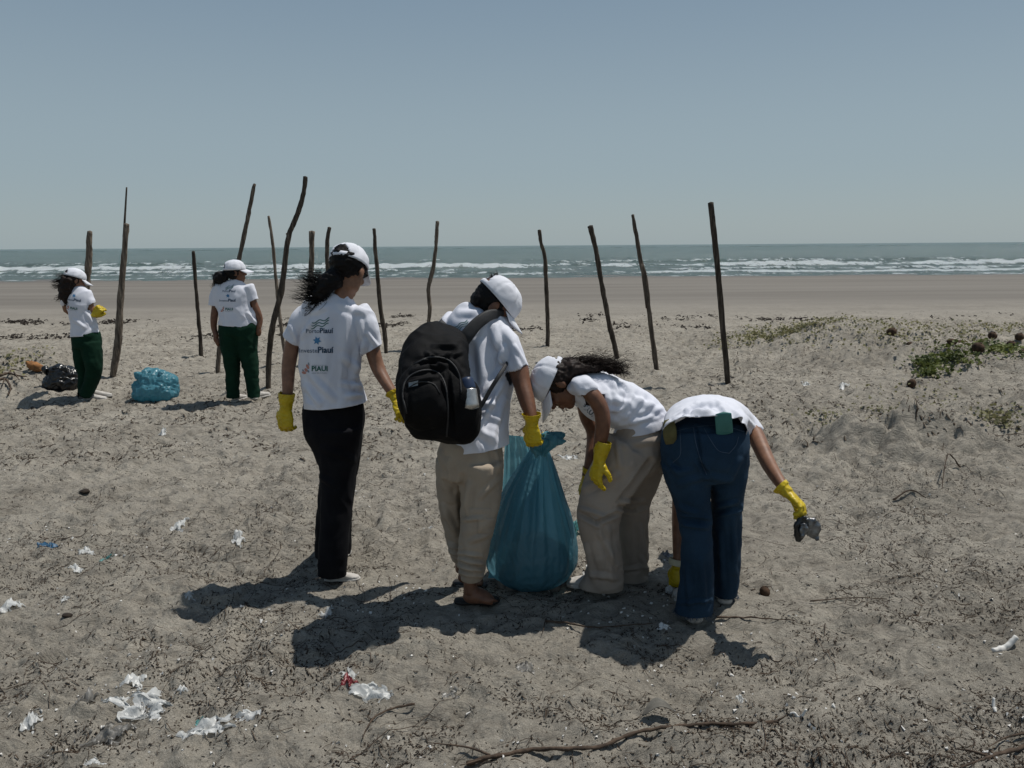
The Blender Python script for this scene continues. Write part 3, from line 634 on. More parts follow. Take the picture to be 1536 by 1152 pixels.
def back_print(t, parent, V, Fc, ox, oy, k, rot=0.0, parts='abc'):
    bvh = BVHTree.FromPolygons([tuple(v) for v in V], [tuple(map(int, f)) for f in Fc])
    c, s = math.cos(rot), math.sin(rot)
    def tr(A): A = np.asarray(A, float) * k; return np.stack([ox + A[:, 0] * c - A[:, 1] * s, oy + A[:, 0] * s + A[:, 1] * c], 1)
    def txt(b, x, y, w, m, bold=0.0):
        A, B = text2d(b, bold); put(t, parent, bvh, tr(place2(A, x, y, w)), B, m, name='lettering')
    if 'a' in parts:
        for i in range(3):
            xs = np.linspace(0, 26, 14); ys = -13 + i * 3.6 - .24 * xs + 1.6 * np.sin(xs * .42 + .4 * i) + i * .5
            A, B = stroke2d(np.stack([xs - 8 - i * .6, ys], 1), .62); put(t, parent, bvh, tr(A), B, 'print_green', name='wave_mark')
        txt('Porto', -17, 2.5, 20, 'print_dark'); txt('Piauí', 3.6, 2.5, 20.5, 'print_dark', .025)
    if 'b' in parts:
        star = []
        for i in range(6):
            a = i * math.pi / 3 + .2; p = np.array([-.5 + 4.6 * math.cos(a), 14 + 4.6 * math.sin(a)]); q = np.array([-.5, 14.]); n = np.array([-math.sin(a), math.cos(a)])
            m_ = q * .35 + p * .65; tip = q + (p - q) * 1.45; put(t, parent, bvh, tr([q + n * .9, m_ + n * 1.7, tip, m_ - n * 1.7, q - n * .9]), [(0, 1, 2, 3, 4)], 'print_blue', name='star_mark')
        txt('Investe', -27, 32, 27, 'print_dark'); txt('Piauí', .6, 32, 24, 'print_dark', .03)
    if 'c' in parts:
        for (x, y, rx, ry, m_) in ((-20, 62, 3.4, 2.2, 'print_pink'), (-17, 58, 2.3, 2.8, 'print_pink'), (-14.6, 53, 2.2, 3.6, 'print_pink'), (-13, 49, 1.0, 2.4, 'print_grey'), (-21.5, 58.5, 1.3, 1.4, 'print_grey'), (-13.6, 60, 1.4, 1.9, 'print_grey')):
            a = np.linspace(0, 6.28, 13)[:-1]; put(t, parent, bvh, tr(np.stack([x + rx * np.cos(a) + .3 * ry * np.sin(a), y + ry * np.sin(a)], 1)), [tuple(range(12))], m_, name='emblem')
        txt('PIAUI', -8.6, 59.5, 24, 'print_green', .03); txt('GOVERNO DO ESTADO DO', -8.6, 51.6, 23, 'print_grey'); txt('AQUI TEM FUTURO', -8.6, 63.6, 23, 'print_grey')

class Fig:
    """pixel-referenced figure: rows are (px, py, depth offset, half width in px, half depth in metres)"""
    def __init__(s, Y, lean=None): s.Y = Y; s.lean = lean or (lambda y: 0.0)
    def p(s, x, y, d=0): return P(x, y, s.Y + d + s.lean(y))
    def rows(s, rr): return [(s.p(x, y, d), a * mpp(x, y, s.Y + d + s.lean(y)), b if b else a * mpp(x, y, s.Y + d + s.lean(y))) for x, y, d, a, b in rr]
    def tube(s, rr, seg=20, steps=4, hint=None, k=2.0): return loft(s.rows(rr), seg, steps, hint, k)
    def slim(s, rr, f=.72, seg=12, hint=None): return loft([(p, a * f, b * f) for p, a, b in s.rows(rr)], seg, 2, hint)
    def plane(s, x, y, d, nx, ny, rad=.16, ny3=0.0):
        c = s.p(x, y, d); n = s.p(x + nx * 10, y + ny * 10, d) - c; n = n.normalized() + Vector((0, ny3, 0)); return (c, n, rad)

# ------------------------------------------------------------------ person: woman in black trousers
def woman_black():
    b = hit(500, 868); f = Fig(b.y); p = f.p
    t = Thing('person', 'woman in black trousers and white cap standing with her back turned, yellow gloves hanging', 'person', b, empty=False)
    hc = p(522, 407, 0); fr = frame((.26, .88, -.48), (.10, .3, 1))
    torso = [(512, 440, 0, 13, .05), (510, 449, 0, 26, .07), (506, 462, 0, 48, .095), (502, 480, 0, 53, .105), (498, 505, 0, 48, .115), (496, 540, 0, 44.5, .115), (495, 570, 0, 42.5, .115), (500, 592, 0, 45, .125), (504, 612, 0, 47, .135), (505, 622, 0, 47, .135)]
    lsl = [(474, 466, 0, 19, .07), (456, 480, 0, 18, .068), (445, 497, 0, 16.5, .062), (438, 511, 0, 16.5, .06)]
    rsl = [(535, 466, 0, 19, .07), (547, 485, 0, 18.5, .07), (554, 506, 0, 17, .065), (558.5, 527, 0, 16, .062)]
    la = [(466, 470, 0, 12, .045), (447, 495, 0, 12, .045), (438, 520, 0, 11.5, .042), (433, 550, -.01, 10.5, .038), (432, 575, -.03, 9, .033), (431, 596, -.04, 7.6, .026), (429, 612, -.04, 8, .02)]
    ra = [(540, 470, 0, 12, .045), (552, 495, 0, 12, .045), (559, 525, 0, 11.5, .042), (567, 552, -.01, 10.5, .038), (579, 574, -.05, 8.8, .033), (590, 591, -.08, 7.6, .026), (596, 601, -.09, 7.4, .02)]
    hips = [(502, 600, 0, 42.5, .105), (501, 618, .01, 45.5, .125), (501, 642, .01, 44.5, .135), (505, 665, .01, 38, .125), (508, 690, .01, 31, .11)]
    nl = [(506, 640, -.02, 38, .12), (508, 680, -.02, 31, .105), (506, 730, -.03, 25, .09), (503, 780, -.04, 22.5, .085), (500, 830, -.05, 21.5, .085), (498.5, 864, -.05, 21.5, .062), (498, 877, -.05, 22, .062)]
    fl = [(511, 650, .10, 33, .11), (509, 700, .15, 28, .10), (503, 750, .22, 26, .095), (500, 800, .30, 26.5, .095), (499.5, 828, .34, 26.5, .10), (499, 842, .36, 26.5, .10)]
    neck = [(519, 418, 0, 13, .05), (515, 436, 0, 13.5, .052), (512, 456, 0, 18, .06)]
    foot1 = [(498, 840, -.05, 10, .035), (499, 864, -.05, 9, .035)]; foot2 = [(499, 810, .32, 10, .035), (499, 838, .35, 9, .035)]
    parts = head_parts(hc, fr) + [f.tube(neck, 16), f.slim(torso, .72), f.tube(la, 14), f.tube(ra, 14), f.slim(hips, .8), f.slim(nl[:-2], .6), f.slim(fl[:-2], .6), f.tube(foot1, 12), f.tube(foot2, 12)]
    V, Fc = fuse(parts, .0055, 4); V = sockets(V, hc, fr); t.add('body', V, Fc, 'skin_a'); eyes(t, hc, fr)
    # trousers
    V, Fc = fuse([f.tube(hips, 26), f.tube(nl, 22), f.tube(fl, 22)], .007, 4)
    V = wrinkle(V, Fc, .005, (9, 9, 4), 2, [(480, 715, 500, 728, 4, .006), (486, 672, 530, 690, 5, .006)])
    V, Fc = cut(V, Fc, [f.plane(498.5, 861, -.05, 0, 1, .2), f.plane(499, 831, .34, 0, 1, .16)])
    t.add('trousers', V, Fc, 'black', solid=.003)
    # shirt
    V, Fc = fuse([f.tube(torso, 30), f.tube(lsl, 20), f.tube(rsl, 20)], .0062, 6)
    folds = [(541, 520, 531, 570, 5, .011), (549, 512, 541, 552, 4, .010), (536, 566, 549, 572, 4, .013), (532, 578, 549, 586, 4, .012), (520, 595, 548, 592, 4, .009), (512, 575, 540, 580, 4, .007),
             (458, 500, 452, 560, 5, .009), (462, 560, 500, 598, 5, .008), (458, 580, 480, 606, 4, .008), (540, 480, 545, 520, 4, .008), (470, 480, 456, 505, 4, .007), (510, 456, 545, 470, 5, .006), (505, 470, 500, 560, 8, -.006),
             (515, 535, 538, 555, 5, .007), (470, 470, 490, 460, 4, .005), (551, 500, 566, 520, 3, .006), (436, 490, 446, 512, 3, .006)]
    V = wrinkle(V, Fc, .0060, (10, 10, 3.4), 4, folds, .75)
    V, Fc = cut(V, Fc, [f.plane(437, 510, 0, -.62, .785, .10), f.plane(557.5, 525, 0, .53, .85, .10), f.plane(503, 606, 0, .13, .99, .28), f.plane(512, 443, 0, .05, -1, .075, -.15)])
    o = t.add('shirt', V, Fc, 'shirt', solid=.003); back_print(t, o, V, Fc, 476, 497, 1.0)
    cap(t, hc, fr, 1.02, True, seed=2)
    # sunglasses
    V, Fc = loft([(L3(hc, -.066, .072, .014, 1, fr), .003, .010), (L3(hc, -.040, .092, .012, 1, fr), .003, .020), (L3(hc, -.012, .100, .012, 1, fr), .003, .012), (L3(hc, .012, .100, .012, 1, fr), .003, .012), (L3(hc, .040, .092, .012, 1, fr), .003, .020), (L3(hc, .066, .072, .014, 1, fr), .003, .010)], 8, 4)
    so_ = t.add('sunglasses', V, Fc, 'glass')
    for sx in (-1, 1):
        V, Fc = loft([(L3(hc, sx * .072, .070, .014, 1, fr), .003, .007), (L3(hc, sx * .080, .01, .010, 1, fr), .002, .004)], 6, 2); t.add('temple', V, Fc, 'glass', so_)
    # hair blown back to the left
    hb = [ell(L3(hc, 0, -.024, .036, 1, fr), (.080, .094, .086), np.array([fr[0], fr[1], fr[2]])),
          f.tube([(508, 416, -.05, 16, .055), (492, 424, -.06, 15, .055), (482, 438, -.06, 12.5, .045), (476, 450, -.06, 8, .03), (471, 458, -.06, 3.5, .014)], 16)]
    V, Fc = fuse(hb, .006, 3); N = normals(V, Fc); V = V + N * (.007 * pn3(V * np.array([22, 22, 60]), 1) + .004 * pn3(V * 70, 2))[:, None]
    o = t.add('hair', V, Fc, 'hair')
    org = [p(x, y, -.07) for x, y in ((500, 412), (495, 420), (488, 428), (482, 436), (478, 446), (488, 440), (492, 432), (486, 418))]
    A = strands(org, [(-.8, 0, -.25)] * 8, 230, .09, .0019, .008, (-.5, 0, .3), 3)
    B = strands(org[3:], [(-.35, 0, -1)] * 5, 150, .10, .0024, .014, (-.3, 0, .1), 4)
    C = strands([p(470, 424, -.06), p(476, 420, -.06), p(480, 414, -.05)], [(-1, 0, .12)] * 3, 36, .08, .0022, .009, (-.2, 0, .3), 5)
    V, Fc = cat([A, B, C]); t.add('loose_strands', V, Fc, 'hair', o)
    glove(t, p(429, 612, -.05), p(427, 660, -.05), (.25, .9, 0), 1, (.45, .55, .5), 1.0, .072, spread=.6, flare=.040)
    glove(t, p(594, 597, -.10), p(606, 622, -.14), (-.5, .7, -.3), -1, (.45, .6, .5), .92, .035, flare=.050)
    V, Fc = loft([(p(585, 597, -.07), .043, .036), (p(589, 591, -.08), .046, .040), (p(593, 586, -.08), .044, .038)], 20, 3)
    h1 = hit(490, 872); shoe(t, Vector((h1.x, h1.y + .012, h1.z - .004)), (1, .10), .165)
    h2 = hit(500, 850); shoe(t, Vector((h2.x, h2.y + .02, h2.z)), (.15, 1), .2)
woman_black()

# ------------------------------------------------------------------ man with backpack
def man():
    b = hit(712, 903); f = Fig(b.y, lambda y: .20 * min(1, max(0, (655 - y) / 200))); p = f.p
    t = Thing('person', 'man in beige cargo trousers wearing a black backpack and gripping the blue bag', 'person', b, empty=False)
    hc = p(739, 459, -.02); fr = frame((.60, .14, -.74), (.62, .12, .75))
    torso = [(716, 466, 0, 20, .06), (712, 473, 0, 32, .08), (712, 486, 0, 45, .105), (718, 506, 0, 51, .12), (724, 535, .01, 49, .125), (727, 570, .01, 43, .12), (722, 605, .01, 42, .125), (718, 640, .01, 44, .135), (716, 666, .01, 48, .145), (716, 678, .01, 49, .145)]
    rsl = [(744, 496, -.05, 18, .075), (757, 510, -.07, 18.5, .072), (768, 530, -.07, 18.5, .068), (777, 557, -.07, 17.5, .066)]
    lsl = [(680, 482, .02, 17, .07), (668, 500, .08, 16, .065), (664, 530, .12, 15, .06), (662, 552, .14, 15, .06)]
    ra = [(748, 500, -.05, 14, .05), (768, 527, -.07, 13.5, .05), (777, 552, -.07, 15.5, .056), (783, 575, -.08, 13.5, .047), (790, 600, -.10, 12.5, .043), (796, 622, -.12, 9.5, .033), (797, 636, -.12, 8.5, .03)]
    la = [(682, 492, .03, 13, .05), (668, 525, .10, 13, .05), (668, 560, .18, 12, .045), (690, 590, .28, 10, .04), (715, 610, .34, 8, .033)]
    hips = [(712, 652, .01, 43, .12), (708, 668, .01, 47, .14), (705, 692, .01, 48, .145), (704, 712, .01, 47, .13)]
    rl = [(722, 690, -.03, 33, .13), (721, 720, -.03, 32.5, .125), (720, 755, -.04, 29.5, .115), (715, 790, -.05, 25.5, .105), (711, 820, -.06, 22.5, .10), (709, 842, -.06, 21.5, .09), (708, 856, -.06, 19, .075), (708, 868, -.06, 15, .062)]
    ll = [(682, 690, .08, 28, .12), (680, 725, .10, 25, .11), (681, 765, .13, 21, .10), (686, 800, .16, 18, .09), (690, 825, .18, 15.5, .08), (692, 840, .19, 12, .06)]
    neck = [(738, 452, -.01, 14, .055), (729, 459, 0, 16, .06), (718, 472, 0, 24, .065)]
    sh = [(706, 852, -.06, 10, .042), (705, 872, -.06, 9.5, .040), (706, 886, -.06, 11, .045)]
    sh2 = [(692, 815, .18, 10, .042), (692, 846, .2, 9.5, .040), (693, 856, .2, 10, .043)]
    foot = [(700, 888, -.05, 9, .030), (706, 893, -.06, 12, .040), (717, 893, -.07, 12, .043), (730, 897, -.08, 8, .045), (739, 901, -.08, 4.5, .040)]
    ft2 = [(690, 862, .2, 8, .030), (698, 866, .2, 9, .040), (712, 871, .2, 6, .042), (724, 873, .2, 4, .036)]
    hx = None
    parts = head_parts(hc, fr, 1.08) + [f.tube(neck, 16), f.slim(torso, .72), f.tube(ra, 14), f.tube(la, 14), f.slim(hips, .8), f.slim(rl, .6), f.slim(ll, .6), f.tube(sh, 14), f.tube(sh2, 14), f.tube(foot, 14), f.tube(ft2, 14)]
    for i in range(5): parts.append(ell(p(738 + i * 1.2, 900 + i * .5, -.115 + i * .02), (.017, .009, .008), None, 8, 6))
    V, Fc = fuse(parts, .0055, 4); V = sockets(V, hc, fr, 1.05); t.add('body', V, Fc, 'skin_b'); eyes(t, hc, fr, 1.05)
    V, Fc = fuse([f.tube(hips, 28), f.tube(rl, 24), f.tube(ll, 24)], .0068, 3)
    folds = [(694, 715, 692, 750, 5, -.008), (690, 745, 697, 790, 5, -.008), (740, 672, 748, 705, 4, .009), (693, 780, 728, 776, 3, .009), (690, 838, 724, 846, 3, .012), (688, 848, 722, 856, 3, .012), (686, 858, 726, 864, 3, .010), (690, 830, 722, 834, 3, .008),
             (672, 815, 690, 824, 3, .010), (674, 826, 692, 832, 3, .010), (660, 700, 676, 750, 5, .008), (664, 760, 684, 800, 4, .009), (745, 720, 722, 745, 4, .006), (735, 800, 706, 812, 4, .007), (655, 672, 668, 700, 4, .006), (705, 725, 700, 770, 4, .008), (672, 690, 678, 730, 4, .008)]
    V = wrinkle(V, Fc, .0048, (8, 8, 10), 12, folds)
    V, Fc = cut(V, Fc, [f.plane(708, 867, -.06, 0, 1, .13), f.plane(692, 838, .19, 0, 1, .10)])
    tr = t.add('trousers', V, Fc, 'beige', solid=.003)
    bv = BVHTree.FromPolygons([tuple(v) for v in V], [tuple(map(int, g)) for g in Fc])
    # cargo pocket with flap: a grid lifted off the cloth
    def patch(x0, y0, x1, y1, mt, name, thick=.006, n=10, parent=tr, bvh=bv, skew=0):
        G = []; ok = True
        for i in range(n + 1):
            for j in range(n + 1):
                u, v = i / n, j / n; d = ray(x0 + (x1 - x0) * u + skew * v, y0 + (y1 - y0) * v).normalized(); h = bvh.ray_cast(Vector((0, 0, H)), d)
                if h[0] is None: G.append(G[-1] if G else p(x0, y0)[:]); continue
                e = min(u, 1 - u, v, 1 - v) * n; G.append((h[0] - d * (thick * min(1, .25 + e * .75)))[:])
        Fq = [(i * (n + 1) + j, (i + 1) * (n + 1) + j, (i + 1) * (n + 1) + j + 1, i * (n + 1) + j + 1) for i in range(n) for j in range(n)]
        return t.add(name, G, Fq, mt, parent)
    pk = patch(717, 777, 744, 800, 'beige', 'cargo_pocket', .010)
    patch(704, 762, 737, 778, 'beige', 'side_panel', .004)
    V, Fc = loft([(p(x, 779 + .4 * (x - 717) * .1, -.165), .0015, .0015) for x in range(718, 745, 5)], 6, 2)
    # shirt
    V, Fc = fuse([f.tube(torso, 32), f.tube(rsl, 22), f.tube(lsl, 18)], .0065, 6)
    folds = [(757, 520, 748, 565, 4, .012), (748, 560, 722, 600, 5, .013), (752, 575, 718, 640, 5, .010), (755, 600, 735, 660, 5, .007), (712, 600, 742, 610, 5, .009), (706, 520, 712, 590, 6, -.010), (720, 515, 728, 580, 6, .008), (700, 540, 716, 612, 5, .009),
             (740, 490, 752, 540, 5, .009), (762, 495, 776, 545, 5, .006), (735, 495, 745, 520, 4, .006), (712, 640, 740, 660, 6, .007), (716, 620, 745, 640, 5, -.006), (690, 470, 730, 468, 5, .006), (772, 520, 788, 545, 3, .006)]
    V = wrinkle(V, Fc, .0060, (10, 10, 3.4), 16, folds, .75)
    V, Fc = cut(V, Fc, [f.plane(776, 554, -.07, .33, .94, .09), f.plane(662, 545, .14, -.1, 1, .1), f.plane(722, 667, .01, .12, .99, .3), f.plane(722, 469, 0, .45, -.9, .09, -.2)])
    o = t.add('shirt', V, Fc, 'shirt', solid=.003)
    bvh = BVHTree.FromPolygons([tuple(v) for v in V], [tuple(map(int, g)) for g in Fc]); rt = -.5
    c, s = math.cos(rt), math.sin(rt)
    def tr2(A): A = np.asarray(A, float); return np.stack([697 + A[:, 0] * c - A[:, 1] * s, 493 + A[:, 0] * s + A[:, 1] * c], 1)
    for i in range(3):
        xs = np.linspace(0, 22, 12); A, B = stroke2d(np.stack([xs - 12, -9.5 + i * 3 + 1.1 * np.sin(xs * .45)], 1), .55); put(t, o, bvh, tr2(A), B, 'print_green', name='wave_mark')
    A, B = text2d('PORTO PIAUI', .01); put(t, o, bvh, tr2(place2(A, -18, 4.5, 42)), B, 'print_dark', name='lettering')
    cap(t, hc, fr, 1.09, True, seed=5, brimlen=.074, brimdrop=.15)
    hb = [ell(L3(hc, 0, -.022, .022, 1, fr), (.086, .094, .084), np.array([fr[0], fr[1], fr[2]])), ell(L3(hc, 0, -.07, -.02, 1, fr), (.062, .035, .05), np.array([fr[0], fr[1], fr[2]]))]
    V, Fc = fuse(hb, .006, 2); keep = V @ np.array(fr[1]) - np.dot(np.array(hc), np.array(fr[1])); m = (keep < .045)
    Fc = [tuple(g) for g in np.asarray(Fc) if m[g].all()]; N = normals(V, np.asarray(Fc)); V = V + N * (.004 * pn3(V * 90, 4))[:, None]
    o2 = t.add('hair', V, Fc, 'hair')
    tuft = L3(hc, 0, -.085, .085, 1, fr); A = strands([tuft, tuft + Vector((.01, 0, 0))], [(-.4, 0, .9), (.0, 0, 1)], 60, .03, .002, .004, (0, 0, 0), 9, 4); t.add('tuft', *A, 'hair', o2)
    # gloves: one grips the neck of the bag, the other shows behind it
    glove(t, p(798, 636, -.13), p(800, 678, -.10), (.35, .9, -.1), 1, (.45, .6, .5), .95, .050, flare=.052, spread=.3, tcurl=.8)
    glove(t, p(800, 660, .20), p(818, 684, -.0), (-.2, -.6, .6), 1, (.6, .8, .6), .9, .05)
    # sandals
    for (fx, fy, dd, hx0, hx1, hy) in ((715, 901, -.07, 684, 744, 905), (706, 876, .2, 682, 726, 877)):
        q0 = hit(hx0 + 2, hy); q1 = hit(hx1, hy + 2); q0.z += .012; q1.z += .010; dr = (q1 - q0); dr.z = 0; L_ = dr.length; dr.normalize(); sdv = Vector((dr.y, -dr.x, 0))
        rws = [(q0 + dr * (-.01), .022, .011), (q0 + dr * .02, .036, .012), (q0 + dr * (L_ * .5), .036, .012), (q0 + dr * (L_ * .8), .048, .012), (q0 + dr * L_, .034, .011), (q0 + dr * (L_ + .015), .015, .009)]
        V, Fc = loft(rws, 18, 4, tuple(sdv), 3); sn = t.add('sandal', V, Fc, 'sandal')
        for sg in (-1, 1):
            V, Fc = loft([(q0 + dr * (L_ * .85) + Vector((0, 0, .014)), .004, .006), (q0 + dr * (L_ * .72) + sdv * sg * .022 + Vector((0, 0, .040)), .004, .008), (q0 + dr * (L_ * .45) + sdv * sg * .046 + Vector((0, 0, .010)), .004, .009)], 8, 4); t.add('strap', V, Fc, 'sandal', sn)
    return f
fm = man()

# ------------------------------------------------------------------ backpack, its bottle
def backpack():
    f = fm; p = f.p
    t = Thing('backpack', 'large black backpack with looped top handle worn on the back of the man', 'backpack', p(660, 672, -.15), empty=False)
    main = [(668, 508, -.06, 24, .07), (662, 520, -.12, 35, .11), (654, 538, -.19, 46, .14), (653, 556, -.22, 51, .15), (653, 578, -.24, 54, .155), (662, 604, -.25, 58, .155), (668, 625, -.23, 54, .145), (669, 640, -.20, 48, .115), (668, 650, -.18, 40, .08)]
    front = [(636, 560, -.36, 18, .05), (630, 575, -.39, 29, .07), (633, 600, -.40, 34, .075), (642, 620, -.37, 32, .06), (647, 637, -.31, 27, .04)]
    mid = [(658, 520, -.20, 24, .05), (648, 536, -.28, 37, .075), (645, 560, -.33, 43, .08), (650, 598, -.34, 48, .08), (660, 624, -.30, 46, .06), (663, 642, -.25, 36, .04)]
    V, Fc = fuse([f.tube(main, 32, k=4.2), f.tube(mid, 26, k=3.6), f.tube(front, 26, k=3.4)], .007, 3)
    folds = [(625, 545, 690, 530, 3, .010), (618, 556, 672, 548, 4, .012), (640, 530, 662, 548, 3, .010), (672, 535, 690, 560, 4, .011), (612, 575, 655, 566, 3, .009), (655, 560, 670, 590, 3, .008), (608, 592, 612, 640, 3, .008), (672, 560, 680, 650, 3, -.010), (650, 520, 684, 518, 3, .008)]
    V = wrinkle(V, Fc, .005, (11, 11, 11), 31, folds); t.add('backpack', V, Fc, 'pack')
    bv = BVHTree.FromPolygons([tuple(v) for v in V], [tuple(map(int, g)) for g in Fc]); o0 = t.root
    def on(x, y, off=.006):
        d = ray(x, y).normalized(); h = bv.ray_cast(Vector((0, 0, H)), d); return h[0] - d * off if h[0] else p(x, y, -.3)
    def seam(pts, r, name, m='webbing'):
        A = crom(np.array(pts, float), 6); c = [on(x, y, .002) for x, y in A]; V, Fc = rib(c, [r] * len(c), 6); t.add(name, V, Fc, m)
    seam([(610, 620), (604, 590), (611, 568), (632, 556), (655, 558), (668, 578), (672, 620), (670, 655)], .004, 'piping')
    seam([(612, 582), (630, 573), (650, 576), (660, 590)], .003, 'zip')
    seam([(622, 546), (645, 536), (672, 540), (688, 560), (692, 590)], .004, 'zip')
    c = [on(x, y, .003) for x, y in ((613, 574), (627, 571), (627, 578), (613, 581))]; t.add('logo_patch', c, [(0, 1, 2, 3)], 'print_grey', smooth=False, solid=.001)
    # handle loop, shoulder straps
    V, Fc = loft([(p(636, 528, -.27), .008, .013), (p(638, 514, -.29), .008, .013), (p(650, 505, -.28), .008, .013), (p(665, 505, -.27), .008, .013), (p(676, 516, -.26), .008, .013), (p(678, 530, -.25), .008, .013)], 8, 5, k=3); t.add('handle', V, Fc, 'webbing')
    V, Fc = loft([(p(684, 526, -.14), .026, .010), (p(697, 508, -.17), .030, .010), (p(713, 488, -.17), .028, .010), (p(730, 475, -.15), .026, .010), (p(744, 471, -.10), .022, .010), (p(756, 474, -.02), .02, .010), (p(760, 490, .08), .02, .01)], 12, 5, k=3); t.add('shoulder_strap', V, Fc, 'webbing', label='padded strap over the shoulder nearer the bag')
    V, Fc = loft([(p(672, 515, -.10), .024, .010), (p(664, 500, -.10), .024, .010), (p(664, 488, -.04), .024, .010), (p(672, 478, .06), .022, .010)], 12, 4, k=3); t.add('shoulder_strap', V, Fc, 'webbing', label='padded strap over the far shoulder')
    V, Fc = loft([(p(712, 622, -.16), .008, .003), (p(724, 605, -.17), .009, .003), (p(737, 582, -.175), .009, .003), (p(749, 563, -.175), .009, .003), (p(758, 549, -.14), .008, .003), (p(764, 538, -.07), .006, .003)], 8, 4, k=3); t.add('lower_strap', V, Fc, 'webbing')
    V, Fc = loft([(p(700, 600, -.34), .036, .04), (p(703, 610, -.34), .038, .045), (p(702, 630, -.31), .038, .05), (p(694, 646, -.27), .03, .04)], 18, 4, k=2.4); V = V + .003 * np.random.RandomState(1).randn(len(V), 3) * 0; t.add('side_pocket', V, Fc, 'pack')
    tb = Thing('water_bottle', 'steel bottle with navy lid in the side pocket of the backpack', 'bottle', p(704, 601, -.25))
    A0, A1, A2 = p(707, 612, -.37), p(703, 585, -.37), p(698, 568, -.37)
    V, Fc = loft([(A0, .033, .033), (A0.lerp(A1, .5), .033, .033), (A1.lerp(A0, .05), .033, .033), (A1, .031, .031)], 22, 3, k=2); tb.add('flask', V, Fc, 'steel')
    V, Fc = loft([(A1, .031, .031), (A1.lerp(A2, .25), .0325, .0325), (A1.lerp(A2, .8), .031, .031), (A2, .026, .026)], 22, 3); tb.add('lid', V, Fc, 'navy')
backpack()

